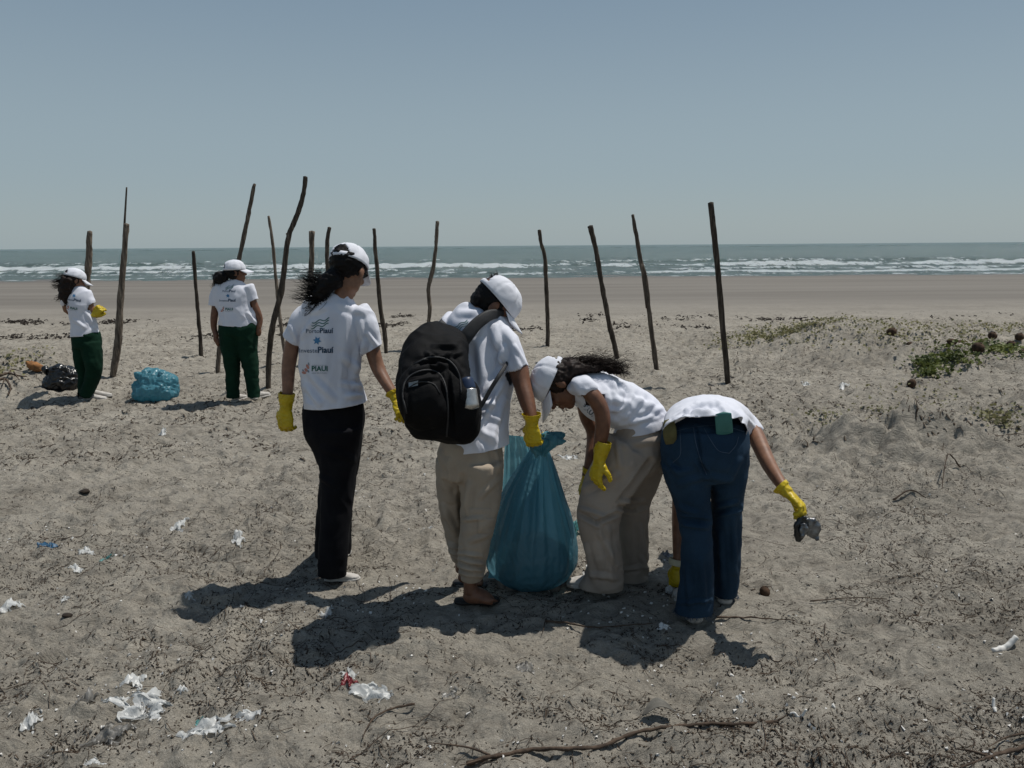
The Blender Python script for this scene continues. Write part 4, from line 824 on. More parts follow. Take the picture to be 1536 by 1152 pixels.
# ------------------------------------------------------------------ big blue rubbish bag held by its neck
def big_bag():
    b = hit(798, 898); Y = b.y
    def W(x, y, d=0): return P(x, y, Y + d)
    t = Thing('rubbish_bag', 'big full blue plastic bag held by its knotted neck, standing on the sand', 'rubbish bag', b, empty=False)
    prof = [(812, 676, 10.0, .035), (811, 684, 10.5, .038), (810, 695, 16, .06), (807, 712, 25, .08), (803, 735, 36, .12), (800, 760, 47, .16), (799, 790, 58, .19), (798, 820, 67, .21), (798, 845, 70, .215), (798, 868, 68, .205), (798, 885, 57, .18), (798, 896, 40, .13), (798, 901, 18, .06)]
    A = crom(np.array(prof, float), 9); n, k = len(A), 240; V = []
    for i in range(n):
        x, y, a, d = A[i]; c = W(x, y); a *= mpp(x, y, Y); fr_ = i / (n - 1); th = np.arange(k) * 2 * np.pi / k
        pl = (1 - sst(fr_, .05, .8)) * .85 + .15
        r = 1 + pl * (.12 * pn(np.cos(th) * 2.2 + fr_ * .9, np.sin(th) * 2.2, 1) + .10 * (1 - 2.2 * np.abs(pn(np.cos(th) * 3.6 + fr_ * .8, np.sin(th) * 3.6, 2))) + .025 * pn(np.cos(th) * 13 + fr_ * 2, np.sin(th) * 13, 3))
        lm = sst(fr_, .45, .75); r = r * (1 - .012 * np.abs(pn(th * 6 + fr_ * 4, th * 0 + fr_ * 9, 8))) + lm * (.045 * pn(np.cos(th) * 2.2, np.sin(th) * 2.2 + fr_ * 7, 4) + .022 * (1 - 2 * np.abs(pn(np.cos(th) * 6 + 9, np.sin(th) * 6 + fr_ * 17, 5))))
        V.append(np.stack([c.x + np.cos(th) * a * r, c.y + .19 + np.sin(th) * d * r * 1.0, np.full(k, c.z) + .006 * pn(np.cos(th) * 3, np.sin(th) * 3, 6)], 1))
    V = np.concatenate(V); Fc = [(i * k + j, i * k + (j + 1) % k, (i + 1) * k + (j + 1) % k, (i + 1) * k + j) for i in range(n - 1) for j in range(k)] + [tuple((n - 1) * k + j for j in range(k))]
    t.add('rubbish_bag', V, Fc, 'bag')
    # gathered mouth above the grip
    rs = np.random.RandomState(4); n, k = 26, 90; V = []; Fc = []
    path = crom(np.array([[811, 684, 8, .03], [812, 677, 9, .035], [815, 668, 18, .055], [820, 660, 22, .06], [822, 653, 18, .05], [816, 654, 9, .03]], float), 5)
    n = len(path)
    for i in range(n):
        x, y, a, d = path[i]; c = W(x, y, .19 - .17); a *= mpp(x, y, Y); th = np.arange(k) * 2 * np.pi / k
        r = 1 + .30 * (1 - 2.2 * np.abs(pn(np.cos(th) * 3.5 + i * .05, np.sin(th) * 3.5, 11))) + .22 * pn(np.cos(th) * 2 + i * .12, np.sin(th) * 2, 12)
        V.append(np.stack([c.x + np.cos(th) * a * r + .10 * a * pn(th, i * .3 + th * 0, 13), c.y + np.sin(th) * d * r, c.z + .020 * pn(np.cos(th) * 2.6 + i * .1, np.sin(th) * 2.6, 14)], 1))
    V = np.concatenate(V); Fc = [(i * k + j, i * k + (j + 1) % k, (i + 1) * k + (j + 1) % k, (i + 1) * k + j) for i in range(n - 1) for j in range(k)]
    t.add('gathered_neck', V, Fc, 'bag2')
    # slack film pulled up to the other hand, seen left of the neck
    G = []; n, m_ = 36, 46
    for i in range(n + 1):
        for j in range(m_ + 1):
            u, v = i / n, j / m_; y = 652 + 215 * v
            xl = np.interp(y, [652, 700, 760, 800, 840, 867], [757, 756, 751, 744, 737, 732]); xr = np.interp(y, [652, 662, 700, 760, 867], [786, 792, 806, 810, 806])
            x = xl + (xr - xl) * u + 1.2 * pn(v * 5, u * 2, 5); q = W(x, y + (3 * u if v < .05 else 0), .19 + .06 + .012 * (1 - 2 * abs(float(pn(u * 6 + v * 1.5, v * 2, 21)))) + .02 * float(pn(u * 3, v * 3, 22))); G.append(q[:])
    t.add('slack_film', G, [(i * (m_ + 1) + j, (i + 1) * (m_ + 1) + j, (i + 1) * (m_ + 1) + j + 1, i * (m_ + 1) + j + 1) for i in range(n) for j in range(m_)], 'bag2')
    # rubbish inside showing as darker lumps
    V, Fc = fuse([ell(W(x, y, .19) + Vector((0, d, 0)), (r, r * .9, r * .8)) for x, y, d, r in ((780, 862, -.02, .12), (815, 864, .02, .125), (798, 835, .0, .14), (790, 880, 0, .10), (770, 845, .02, .08), (825, 835, 0, .09))], .012, 1)
    V = wrinkle(V, Fc, .016, (14, 14, 14), 5); M['inside'] = mat('mixed_rubbish', (.22, .20, .17), (.05, .05, .05), .8, 18, .4, 60); t.add('contents', V, Fc, 'inside')
    # a corner of teal film showing to the right
    q = [W(863, 775, .3), W(872, 765, .3), W(868, 800, .25), W(858, 795, .25)]
big_bag()

# ------------------------------------------------------------------ curly haired woman bending over
def woman_curly():
    b = hit(903, 886); f = Fig(b.y); p = f.p
    t = Thing('person', 'curly haired woman in taupe trousers bending down beside the blue bag, face lowered', 'person', b, empty=False)
    hc = p(837, 576, -.06); fr = frame((-.40, -.10, -.90), (-.88, .10, .42))
    torso = [(848, 583, -.04, 13, .055), (862, 583, -.03, 20, .09), (878, 584, -.02, 29, .15), (897, 592, -.01, 36, .17), (920, 604, 0, 37, .155), (944, 614, .0, 37, .14), (960, 630, .0, 40, .145), (963, 648, .0, 41, .15), (963, 662, .0, 41, .15)]
    sl = [(868, 578, -.10, 14, .06), (876, 580, -.15, 15, .06), (886, 592, -.185, 14, .052)]
    sr = [(868, 588, .10, 14, .06), (874, 600, .15, 14, .055), (878, 618, .17, 13, .05)]
    la = [(876, 578, -.14, 11, .045), (886, 590, -.18, 12.5, .045), (896, 603, -.19, 12.5, .043), (903, 620, -.19, 12, .040), (904, 640, -.19, 11.5, .037), (901, 660, -.18, 10.5, .032), (898, 676, -.18, 9, .024)]
    raa = [(874, 596, .14, 11, .045), (880, 625, .17, 11, .042), (890, 650, .18, 10.5, .038), (886, 690, .12, 9, .033), (880, 715, .10, 8, .028)]
    hips = [(962, 634, 0, 38, .145), (962, 650, 0, 41, .155), (960, 672, 0, 41, .16), (955, 690, .02, 39, .14)]
    nl = [(948, 672, -.06, 42, .11), (927, 705, -.07, 40, .11), (906, 742, -.08, 36, .10), (898, 775, -.08, 32, .095), (900, 805, -.07, 28.5, .09), (907, 840, -.06, 26, .09), (906, 866, -.04, 29, .08), (902, 882, -.03, 33, .068), (901, 893, -.03, 34, .068)]
    fl = [(966, 672, .08, 35, .11), (961, 710, .11, 31, .11), (952, 745, .14, 25, .10), (949, 780, .16, 23.5, .095), (950, 820, .17, 22.5, .09), (949, 850, .18, 23.5, .08), (948, 868, .18, 25, .068), (948, 878, .18, 25, .068)]
    neck = [(840, 580, -.05, 14, .055), (852, 582, -.04, 14, .055), (868, 584, -.03, 20, .07)]
    fa = [(907, 845, -.05, 10, .04), (905, 862, -.05, 10, .04)]; fb = [(949, 840, .18, 10, .04), (949, 855, .18, 10, .04)]
    V, Fc = fuse(head_parts(hc, fr) + [f.tube(neck, 16), f.slim(torso, .74), f.tube(la, 14), f.tube(raa, 14), f.slim(hips, .8), f.slim(nl[:-2], .62), f.slim(fl[:-2], .62), f.tube(fa, 12), f.tube(fb, 12)], .0055, 4)
    V = sockets(V, hc, fr); t.add('body', V, Fc, 'skin_b'); eyes(t, hc, fr)
    V, Fc = fuse([f.tube(hips, 28), f.tube(nl, 24), f.tube(fl, 24)], .0068, 3)
    folds = [(868, 770, 900, 786, 3, -.012), (895, 783, 925, 770, 3, -.014), (870, 762, 905, 773, 3, .009), (928, 760, 950, 766, 3, -.012), (948, 765, 968, 758, 3, -.010), (930, 752, 965, 750, 3, .009), (872, 735, 925, 712, 5, .009), (975, 690, 930, 752, 4, -.014), (935, 668, 990, 660, 5, .006), (900, 800, 925, 850, 4, .007), (878, 820, 890, 870, 4, .008),
             (960, 790, 968, 840, 4, .010), (962, 835, 972, 860, 3, .012), (935, 855, 965, 850, 3, .008), (885, 862, 925, 868, 4, .007), (912, 790, 918, 870, 4, .007), (925, 660, 930, 700, 4, .005)]
    V = wrinkle(V, Fc, .0046, (8, 8, 9), 41, folds)
    V, Fc = cut(V, Fc, [f.plane(902, 881, -.03, -.04, 1, .2), f.plane(948, 868, .18, 0, 1, .15)])
    t.add('trousers', V, Fc, 'beige2', solid=.003)
    V, Fc = fuse([f.tube(torso, 32), f.tube(sl, 20), f.tube(sr, 20)], .0062, 5)
    folds = [(905, 562, 935, 590, 3, .010), (920, 572, 925, 605, 3, .011), (935, 578, 925, 628, 4, .012), (950, 590, 932, 632, 4, .013), (965, 592, 940, 632, 4, .012), (980, 602, 950, 634, 4, .011), (992, 612, 960, 632, 3, .009), (915, 600, 945, 606, 4, .010), (912, 616, 938, 612, 3, .010),
             (880, 566, 896, 585, 4, .008), (862, 570, 870, 600, 4, .008), (880, 560, 912, 566, 4, .007), (905, 625, 935, 638, 4, .011), (930, 575, 975, 590, 4, .008), (870, 605, 890, 622, 4, .008), (955, 600, 995, 618, 4, .009), (925, 640, 990, 624, 3, .008)]
    folds = [(*g[:4], g[4] * 1.25, g[5] * .55) for g in folds]
    V = wrinkle(V, Fc, .0042, (3.2, 6, 13), 44, folds, .75)
    V, Fc = cut(V, Fc, [f.plane(888, 591, -.18, -.05, 1, .09), f.plane(876, 608, .16, .1, 1, .08), f.plane(964, 640, 0, .2, .98, .28), f.plane(854, 583, -.04, -1, -.02, .09)])
    o = t.add('shirt', V, Fc, 'shirt', solid=.003)
    bvh = BVHTree.FromPolygons([tuple(v) for v in V], [tuple(map(int, g)) for g in Fc]); A, B = text2d('PIAUI', .03); put(t, o, bvh, place2(A, 872, 610, 22, .75), B, 'print_dark', name='lettering')
    # bucket-crowned cap, pushed over the brow
    cap(t, hc, fr, 1.02, True, seed=8, brimlen=.085, brimdrop=.45)
    hb = [ell(L3(hc, 0, -.026, .012, 1, fr), (.088, .088, .082), np.array([fr[0], fr[1], fr[2]])),
          f.tube([(842, 556, -.06, 17, .07), (860, 552, -.06, 15, .065), (878, 550, -.06, 10, .05), (900, 551, -.05, 7, .035), (920, 555, -.05, 5, .025), (932, 559, -.05, 2.5, .015)], 16)]
    V, Fc = fuse(hb, .006, 2); kx = (V - np.array(hc)) @ np.array(fr[1]); Fc = [tuple(g) for g in np.asarray(Fc) if (kx[g] < .040).all()]
    N = normals(V, np.asarray(Fc)); V = V + N * (.008 * pn3(V * 34, 1) + .006 * pn3(V * 75, 2))[:, None]; o = t.add('hair', V, Fc, 'hairb')
    A = strands([p(x, y, -.07) for x, y in ((845, 545), (855, 543), (866, 543), (876, 545), (888, 547), (900, 549))], [(1, 0, .18)] * 6, 330, .13, .0017, .012, (.2, 0, -.12), 14, 10, 1.6)
    B = strands([p(x, y, -.07) for x, y in ((896, 549), (908, 551), (918, 553))], [(1, 0, -.1)] * 3, 160, .07, .0016, .011, (.2, 0, -.2), 15, 9, 1.6)
    t.add('curls', *cat([A, B]), 'hairb', o)
    glove(t, p(899, 690, -.19), p(889, 734, -.19), (.75, .5, 0), -1, (.35, .45, .4), .98, .088, flare=.040)
    glove(t, p(880, 716, .10), p(868, 750, .10), (.9, .2, 0), 1, (.4, .5, .5), .9, .05)
    h1 = hit(925, 889); shoe(t, h1 + Vector((0, .05, 0)), (-1, .12), .24)
    h2 = hit(960, 876); shoe(t, h2 + Vector((0, .04, 0)), (-1, .30), .22)
woman_curly()

# ------------------------------------------------------------------ woman in jeans bending away
def woman_jeans():
    b = hit(1043, 930); f = Fig(b.y + .03); p = f.p
    t = Thing('person', 'woman in blue jeans bending right over, seen from behind, one gloved arm stretched out', 'person', b, empty=False)
    hc = p(1070, 700, .74); fr = frame((-.05, .35, -.94), (.1, .93, .35))
    wx = (1, 0, 0)
    torso = [(1058, 652, -.21, 61, .070), (1058, 647, -.15, 62.5, .085), (1058, 640, -.07, 62, .108), (1058, 633, .03, 60, .112), (1062, 630, .14, 58, .115), (1072, 634, .28, 55, .12), (1080, 642, .42, 52, .12), (1084, 652, .53, 40, .09), (1082, 668, .60, 20, .06)]
    rs_ = [(1108, 632, .38, 20, .07), (1121, 638, .35, 17, .06), (1133, 652, .30, 15.5, .055)]
    ls_ = [(1040, 645, .42, 20, .07), (1028, 668, .42, 17, .06), (1024, 700, .40, 15, .055)]
    ra = [(1112, 632, .36, 13, .05), (1130, 648, .30, 13, .045), (1141, 670, .19, 12.2, .04), (1153, 696, .07, 11, .037), (1167, 719, -.05, 9.2, .032), (1180, 737, -.13, 8, .026)]
    la = [(1036, 650, .42, 13, .05), (1024, 700, .40, 12, .045), (1019, 760, .36, 11, .042), (1018, 810, .30, 9.5, .036), (1018, 845, .26, 8.2, .03)]
    hips = [(1057, 634, -.01, 60, .12), (1057, 645, -.01, 63, .14), (1057, 665, -.02, 65.5, .16), (1057, 688, -.01, 65.5, .16), (1058, 706, 0, 62, .14)]
    ll = [(1027, 690, -.02, 37, .145), (1032, 720, -.02, 32.5, .13), (1038, 752, -.03, 26.5, .11), (1043, 785, -.04, 23.5, .095), (1045, 820, -.05, 23, .09), (1045, 860, -.04, 24.5, .085), (1043, 897, -.03, 26.5, .075), (1041, 917, -.03, 28, .07), (1041, 928, -.03, 28, .07)]
    rl = [(1088, 690, .02, 34, .14), (1089, 722, .03, 28, .12), (1090, 752, .05, 22, .105), (1090, 785, .07, 21.2, .09), (1090, 830, .09, 20.5, .085), (1089, 868, .11, 18.5, .075), (1088, 890, .12, 18.5, .065), (1088, 900, .12, 18.5, .065)]
    neck = [(1082, 655, .52, 16, .06), (1078, 672, .62, 15, .055), (1072, 688, .70, 15, .055)]
    fa = [(1042, 880, -.04, 10, .04), (1042, 898, -.04, 10, .04)]; fb = [(1088, 860, .12, 10, .04), (1088, 874, .12, 10, .04)]
    V, Fc = fuse(head_parts(hc, fr) + [f.tube(neck, 16, hint=wx), loft([(q, a * .8, bb * .8) for q, a, bb in f.rows(torso[4:])], 16, 2, wx), f.tube(ra, 14), f.tube(la, 14), f.slim(hips, .8), f.slim(ll[:-2], .62), f.slim(rl[:-2], .62), f.tube(fa, 12), f.tube(fb, 12)], .0055, 4)
    V = sockets(V, hc, fr); t.add('body', V, Fc, 'skin_a'); eyes(t, hc, fr)
    V, Fc = fuse([f.tube(hips, 32), f.tube(ll, 26), f.tube(rl, 24)], .0066, 3)
    folds = [(1022, 778, 1062, 783, 3, -.014), (1022, 786, 1060, 792, 3, .010), (1070, 770, 1108, 762, 3, -.012), (1072, 760, 1106, 752, 3, .009), (1018, 760, 1050, 772, 4, .007), (1056, 716, 1020, 726, 5, .007), (1062, 716, 1100, 722, 5, .006), (1048, 690, 1060, 712, 3, -.013), (1045, 640, 1052, 690, 2.2, -.009),
             (1000, 690, 1018, 712, 4, .006), (1030, 850, 1036, 910, 4, .007), (1052, 840, 1056, 905, 4, .007), (1080, 800, 1084, 880, 4, .006), (1100, 780, 1102, 860, 4, .006), (1018, 905, 1066, 900, 3, .006), (1110, 690, 1095, 720, 4, .005)]
    V = wrinkle(V, Fc, .0038, (8, 8, 10), 51, folds)
    V, Fc = cut(V, Fc, [f.plane(1041, 917, -.03, 0, 1, .16), f.plane(1088, 890, .12, 0, 1, .12)])
    tr = t.add('jeans', V, Fc, 'denim', solid=.003)
    bv = BVHTree.FromPolygons([tuple(v) for v in V], [tuple(map(int, g)) for g in Fc])
    def seam(pts, name, m='thread', w=.5):
        A = crom(np.array(pts, float), 8); A2, B2 = stroke2d(A, w); put(t, tr, bv, A2, B2, m, .0035, name)
    seam([(1040, 640), (1044, 665), (1051, 690), (1060, 712)], 'centre_seam')
    seam([(1020, 646), (1021, 665), (1020, 683), (1009, 694)], 'back_pocket_stitching'); seam([(1056, 642), (1066, 660), (1078, 676), (1094, 680)], 'back_pocket_stitching')
    seam([(1108, 655), (1104, 668), (1094, 680)], 'back_pocket_stitching'); seam([(999, 650), (1040, 641), (1080, 638), (1118, 648)], 'waistband_seam')
    # frayed hem threads
    rs = np.random.RandomState(3); pr = []
    for (cx, y0, a, d, n) in ((1041, 916, 28, -.03, 110), (1088, 893, 18, .12, 70)):
        for _ in range(n):
            an = rs.rand() * 6.28; q = p(cx + a * math.cos(an), y0, d) + Vector((0, math.sin(an) * .07 * a / 28, 0)); pr.append(rib([q, q + Vector((rs.randn() * .008, rs.randn() * .006, -.010)), q + Vector((rs.randn() * .014, rs.randn() * .01, -.008 - .020 * rs.rand()))], .0011, 3))
    fh = t.add('frayed_hem', *cat(pr), 'thread', tr, kind='stuff')
    V, Fc = fuse([f.tube(torso, 34, hint=wx), f.tube(rs_, 20), f.tube(ls_, 18)], .0062, 5)
    folds = [(1012, 628, 1045, 606, 3, .010), (1020, 632, 1060, 612, 3, .011), (1030, 618, 1075, 622, 3, .010), (1045, 606, 1085, 604, 3, .008), (1085, 605, 1110, 632, 3, .011), (1075, 602, 1100, 630, 3, .009), (1100, 615, 1118, 645, 3, .009), (1110, 618, 1130, 640, 3, .008), (1000, 636, 1030, 624, 3, .009), (1040, 625, 1070, 616, 3, .009)]
    V = wrinkle(V, Fc, .0034, (9, 9, 9), 54, folds)
    V, Fc = cut(V, Fc, [f.plane(1132, 650, .31, .45, .9, .09), f.plane(1025, 695, .40, 0, 1, .08), (p(1060, 629, -.175), Vector((0, -.72, -.70)), .34)])
    t.add('shirt', V, Fc, 'shirt', solid=.003)
    # shirt tail drooping over the left back pocket
    G = []; n, m_ = 16, 10
    for i in range(n + 1):
        for j in range(m_ + 1):
            u, v = i / n, j / m_; x = 994 + 34 * u; yt = 633 - 12 * u; yb = 656 - 30 * u ** .6; y = yt + (yb - yt) * v
            q = p(x + .8 * math.sin(v * 5), y, -.10 - .05 * u + .015 * v + .008 * float(pn(u * 5, v * 3, 3)) + .10 * (1 - u) ** 3); G.append(q[:])
    t.add('shirt_tail', G, [(i * (m_ + 1) + j, (i + 1) * (m_ + 1) + j, (i + 1) * (m_ + 1) + j + 1, i * (m_ + 1) + j + 1) for i in range(n) for j in range(m_)], 'shirt', solid=.003)
    cap(t, hc, fr, 1.0, True, seed=4)
    V, Fc = fuse([ell(L3(hc, 0, -.026, .01, 1, fr), (.084, .086, .08), np.array([fr[0], fr[1], fr[2]]))], .008, 2); t.add('hair', V, Fc, 'hair')
    glove(t, p(1180, 738, -.13), p(1216, 772, -.20), (-.5, .1, -.8), -1, (.45, .75, .6), 1.0, .038, flare=.047, spread=.5)
    glove(t, p(1016, 850, .26), p(1012, 884, .24), (.6, .7, 0), 1, (.35, .5, .4), .9, .03, 'cream', flare=.040)
    h1 = hit(1042, 931); shoe(t, h1 + Vector((0, -.005, 0)), (-.08, 1), .28)
    h2 = hit(1087, 904); shoe(t, h2 + Vector((0, .0, 0)), (.12, 1), .27)
    # things in pockets and hand
    c = p(1085, 626, -.165); t2 = Thing('phone', 'turquoise phone sticking out of the right back pocket of the jeans', 'phone', c, empty=False)
    V, Fc = loft([(p(1087, 650, -.150), .035, .005), (p(1086, 638, -.172), .035, .005), (p(1085, 626, -.185), .035, .005), (p(1085, 621, -.19), .033, .005)], 16, 3, wx, k=6); t2.add('phone', V, Fc, 'teal')
    c = p(1003, 645, -.02); t2 = Thing('pouch', 'olive cloth folded into the left back pocket of the jeans', 'cloth', c, empty=False)
    V, Fc = loft([(p(1006, 664, -.10), .026, .010), (p(1005, 652, -.12), .030, .010), (p(1004, 640, -.12), .028, .010), (p(1004, 631, -.11), .022, .008)], 14, 4, wx, k=3); V = wrinkle(V, [g for g in Fc if len(g) == 4], .002, (30, 30, 30), 3); t2.add('pouch', V, Fc, 'olive')
    return f
fj = woman_jeans()

def crumple(name, label, cat_, c, w, h, mt, seed, lift=.03, nx=22, ny=16, rot=0, amp=.02, ground=True, group=None, ragged=.55, parent=None, stand=0):
    """a crumpled torn sheet: c centre point, w by h metres"""
    rs = np.random.RandomState(seed); u, v = np.meshgrid(np.linspace(-1, 1, nx), np.linspace(-1, 1, ny), indexing='ij')
    th = np.arctan2(v, u); rad = np.sqrt(u * u + v * v); out = 1 - ragged * .5 + ragged * pn(np.cos(th) * 1.7 + seed, np.sin(th) * 1.7, seed % 7)
    fold = 1 - 2.2 * np.abs(pn(u * 1.6 + seed + v, v * 3.4, 1)); f2 = 1 - 2.2 * np.abs(pn(u * 3.2 + 2 * v, v * 8 + seed, 2))
    x = u * w / 2 * (1 - .25 * fold) + .12 * w * pn(v * 2, u * 2, seed % 5); y = v * h / 2 * (1 - .25 * f2) + .12 * h * pn(u * 2, v * 2, seed % 11)
    z = .55 * amp * (fold + .6 * f2 + .45 * pn(u * 11, v * 11, 3)) * (1 - .4 * rad) + .45 * lift * np.exp(-rad ** 2 * 2.2) + 1.1 * amp * (pn(u * 2.1 + seed, v * 2.6, 7) - .12)
    ca, sa = math.cos(rot), math.sin(rot); X = c[0] + x * ca - y * sa; Y = c[1] + x * sa + y * ca
    if stand: Z = c[2] + y * stand + z; Y = c[1] + z
    else: Z = (gz(X, Y) if ground else c[2]) + np.maximum(z, -.03) - .001
    V = np.stack([X, Y, Z], 2).reshape(-1, 3); ok = (rad < out * 1.15).reshape(-1)
    Fc = [(i * ny + j, (i + 1) * ny + j, (i + 1) * ny + j + 1, i * ny + j + 1) for i in range(nx - 1) for j in range(ny - 1)]
    Fc = [g for g in Fc if all(ok[k] for k in g)]; used = sorted({k for g in Fc for k in g}); mp = {a: b for b, a in enumerate(used)}
    t = Thing(name, label, cat_, Vector((c[0], c[1], float(V[:, 2].min()))), group, empty=False) if parent is None else parent
    t.add(name, V[used], [tuple(mp[k] for k in g) for g in Fc], mt); return t
def held():
    dz = -.21; c = fj.p(1205, 796, dz); t = Thing('snack_wrapper', 'crushed black and silver wrapper pinched in the outstretched yellow glove', 'litter', c, empty=False)
    V, Fc = loft([(fj.p(1208, 775, dz), .010, .012), (fj.p(1203, 784, dz), .028, .016), (fj.p(1200, 798, dz), .030, .016), (fj.p(1198, 812, dz), .012, .006)], 24, 7, k=2.4)
    V = wrinkle(V, [g for g in Fc if len(g) == 4], .006, (40, 40, 28), 9); t.add('snack_wrapper', V, Fc, 'wrapb')
    for (a, m_, sd_) in (([(1208, 778, 0, 5), (1216, 788, 0, 12), (1221, 798, 0, 11), (1226, 808, 0, 3)], 'wraps', 4), ([(1206, 786, -.02, 5), (1205, 797, -.02, 6), (1203, 806, -.02, 3)], 'wraps', 6)):
        V, Fc = loft([(fj.p(x, y, d + dz), w * .0031, .012) for x, y, d, w in a], 18, 6); V = wrinkle(V, [g for g in Fc if len(g) == 4], .007, (45, 45, 35), sd_); t.add('torn_flap', V, Fc, m_)
    c = fj.p(1008, 893, .24); t = Thing('plastic_cup', 'crumpled clear plastic touching the left glove of the woman in jeans', 'litter', c, empty=False)
    V, Fc = fuse([f_ for f_ in (ell(c, (.026, .022, .034)), ell(c + Vector((-.014, 0, .022)), (.018, .018, .02)))], .005, 1); V = wrinkle(V, Fc, .009, (45, 45, 45), 3); t.add('plastic_cup', V, Fc, 'wfilm')
held()

# ------------------------------------------------------------------ the two women farther off on the left
def far_woman(kind):
    if kind == 0:
        b = hit(366, 602); f = Fig(b.y); p = f.p
        t = Thing('person', 'woman in dark green trousers with cap brim pointing right, standing beside the small blue bag', 'person', b, empty=False)
        hc = p(353, 409, 0); fr = frame((.90, .42, .02), (0, 0, 1)); sk = 'skin_b'
        torso = [(352, 419, 0, 6, .05), (352, 424, 0, 15, .07), (351, 432, 0, 27, .10), (351, 444, 0, 29.5, .12), (353, 460, 0, 28, .13), (356, 475, 0, 28.5, .14), (357, 487, 0, 29.5, .15), (357, 495, 0, 30, .15)]
        s1 = [(332, 430, 0, 10, .07), (325, 442, 0, 9.2, .065), (322, 456, 0, 8.5, .06), (321, 463, 0, 8.5, .06)]; s2 = [(371, 430, 0, 10, .07), (376, 440, 0, 9, .065), (379, 449, 0, 8.5, .06), (382, 456, 0, 8.5, .06)]
        a1 = [(326, 440, 0, 6, .045), (323, 462, 0, 5.6, .042), (321, 478, 0, 5.4, .04), (321, 492, 0, 4.4, .032), (325, 505, -.02, 3.8, .028)]; a2 = [(375, 436, 0, 6, .045), (380, 454, 0, 5.8, .042), (386, 468, 0, 5.5, .04), (390, 480, 0, 4.4, .032), (388, 492, -.02, 4.0, .03)]
        hips = [(358, 483, 0, 29, .14), (358, 492, 0, 30, .155), (357, 502, 0, 29, .15)]
        l1 = [(346, 498, 0, 16.5, .13), (346, 520, 0, 14, .12), (348, 545, 0, 11.5, .10), (349, 575, 0, 9.5, .08), (349.5, 597, 0, 9, .075), (350, 601, 0, 9, .075)]; l2 = [(370, 498, 0, 17, .13), (371, 520, 0, 14.5, .12), (375, 545, 0, 12, .10), (379, 575, 0, 9.5, .08), (381, 595, 0, 8.6, .075), (381, 600, 0, 8.6, .075)]
        cuts = [(321, 458, -.05, 1), (380, 451, .45, .9), (357, 488, 0, 1), (349.5, 596, 0, 1), (381, 595, 0, 1)]; mt = 'green'
    else:
        b = hit(130, 598); f = Fig(b.y); p = f.p
        t = Thing('person', 'leftmost woman with long loose hair and folded arms, standing by the black bag', 'person', b, empty=False)
        hc = p(112, 421, 0); fr = frame((.66, .66, -.34), (.05, .1, 1)); sk = 'skin_a'
        torso = [(114, 430, 0, 5, .045), (116, 434, 0, 12, .065), (117, 441, 0, 20, .09), (119, 452, 0, 20, .11), (122, 466, 0, 18.5, .115), (125, 482, 0, 18, .12), (127, 498, 0, 20, .135), (128, 508, 0, 20.5, .14)]
        s1 = [(102, 440, 0, 8, .06), (99, 448, .06, 7.5, .055), (98, 456, .1, 7, .05)]; s2 = [(128, 438, 0, 8, .06), (132, 446, 0, 7.6, .058), (135, 454, -.01, 7.2, .055), (136, 460, -.01, 7.2, .055)]
        a1 = [(101, 444, .05, 5.5, .04), (100, 465, .12, 5, .04), (118, 470, .2, 4.5, .035)]; a2 = [(131, 444, 0, 5.5, .042), (135, 458, -.01, 5.2, .04), (139, 468, 0, 5, .038), (142, 466, .06, 4.4, .034), (144, 462, .10, 4, .03)]
        hips = [(128, 500, 0, 20, .135), (130, 510, 0, 20.5, .14), (131, 520, 0, 20, .135)]
        l1 = [(124, 515, .03, 14, .12), (124, 540, .05, 12, .11), (128, 562, .06, 10, .09), (127, 582, .06, 8.5, .08), (126, 592, .06, 8, .075), (126, 596, .06, 8, .075)]; l2 = [(136, 515, -.02, 15, .12), (140, 540, -.04, 12.5, .11), (141, 555, -.04, 11, .10), (136, 575, -.03, 9.5, .085), (130, 589, -.03, 9, .08), (129, 594, -.03, 9, .08)]
        cuts = [(136, 456, .35, .94), (128, 503, .15, 1), (126, 590, 0, 1), (131, 587, -.2, 1)]; mt = 'green'
    neck = [(hc, .05, .05), (hc.lerp(p(torso[1][0], torso[1][1]), .7), .05, .05), (p(torso[2][0], torso[2][1]), .06, .06)]
    fr_ = fr
    V, Fc = fuse(head_parts(hc, fr) + [loft(neck, 14, 2), f.slim(torso, .72), f.tube(a1, 12), f.tube(a2, 12), f.slim(hips, .8), f.slim(l1[:-2], .65), f.slim(l2[:-2], .65)] + ([ell(p(324, 508, -.02), (.028, .03, .05)), ell(p(388, 497, -.02), (.03, .03, .055))] + [f.tube([(323 + i * 1.4, 509, -.03, 1.1, .009), (324 + i * 1.4, 516 - abs(i - 1), -.04, 1.0, .008), (326 + i * 1.2, 520 - abs(i - 1), -.02, .9, .007)], 8, 2) for i in range(4)] if kind == 0 else []), .008, 3)
    V = sockets(V, hc, fr); t.add('body', V, Fc, sk); eyes(t, hc, fr)
    V, Fc = fuse([f.tube(hips, 22), f.tube(l1, 18), f.tube(l2, 18)], .011, 3); V = wrinkle(V, Fc, .007, (7, 7, 8), 60 + kind)
    V, Fc = cut(V, Fc, [f.plane(x, y, 0, nx, ny, .13) for x, y, nx, ny in cuts[-2:]]); t.add('trousers', V, Fc, mt, solid=.004)
    V, Fc = fuse([f.tube(torso, 24), f.tube(s1, 16), f.tube(s2, 16)], .010, 4)
    V = wrinkle(V, Fc, .006, (6, 6, 7), 64 + kind, [(382, 462, 384, 482, 2.5, .012), (372, 470, 384, 486, 2.5, .012), (330, 465, 332, 484, 2.5, .010)] if kind == 0 else [(130, 470, 142, 490, 2.5, .012), (112, 480, 128, 492, 2.5, .008)])
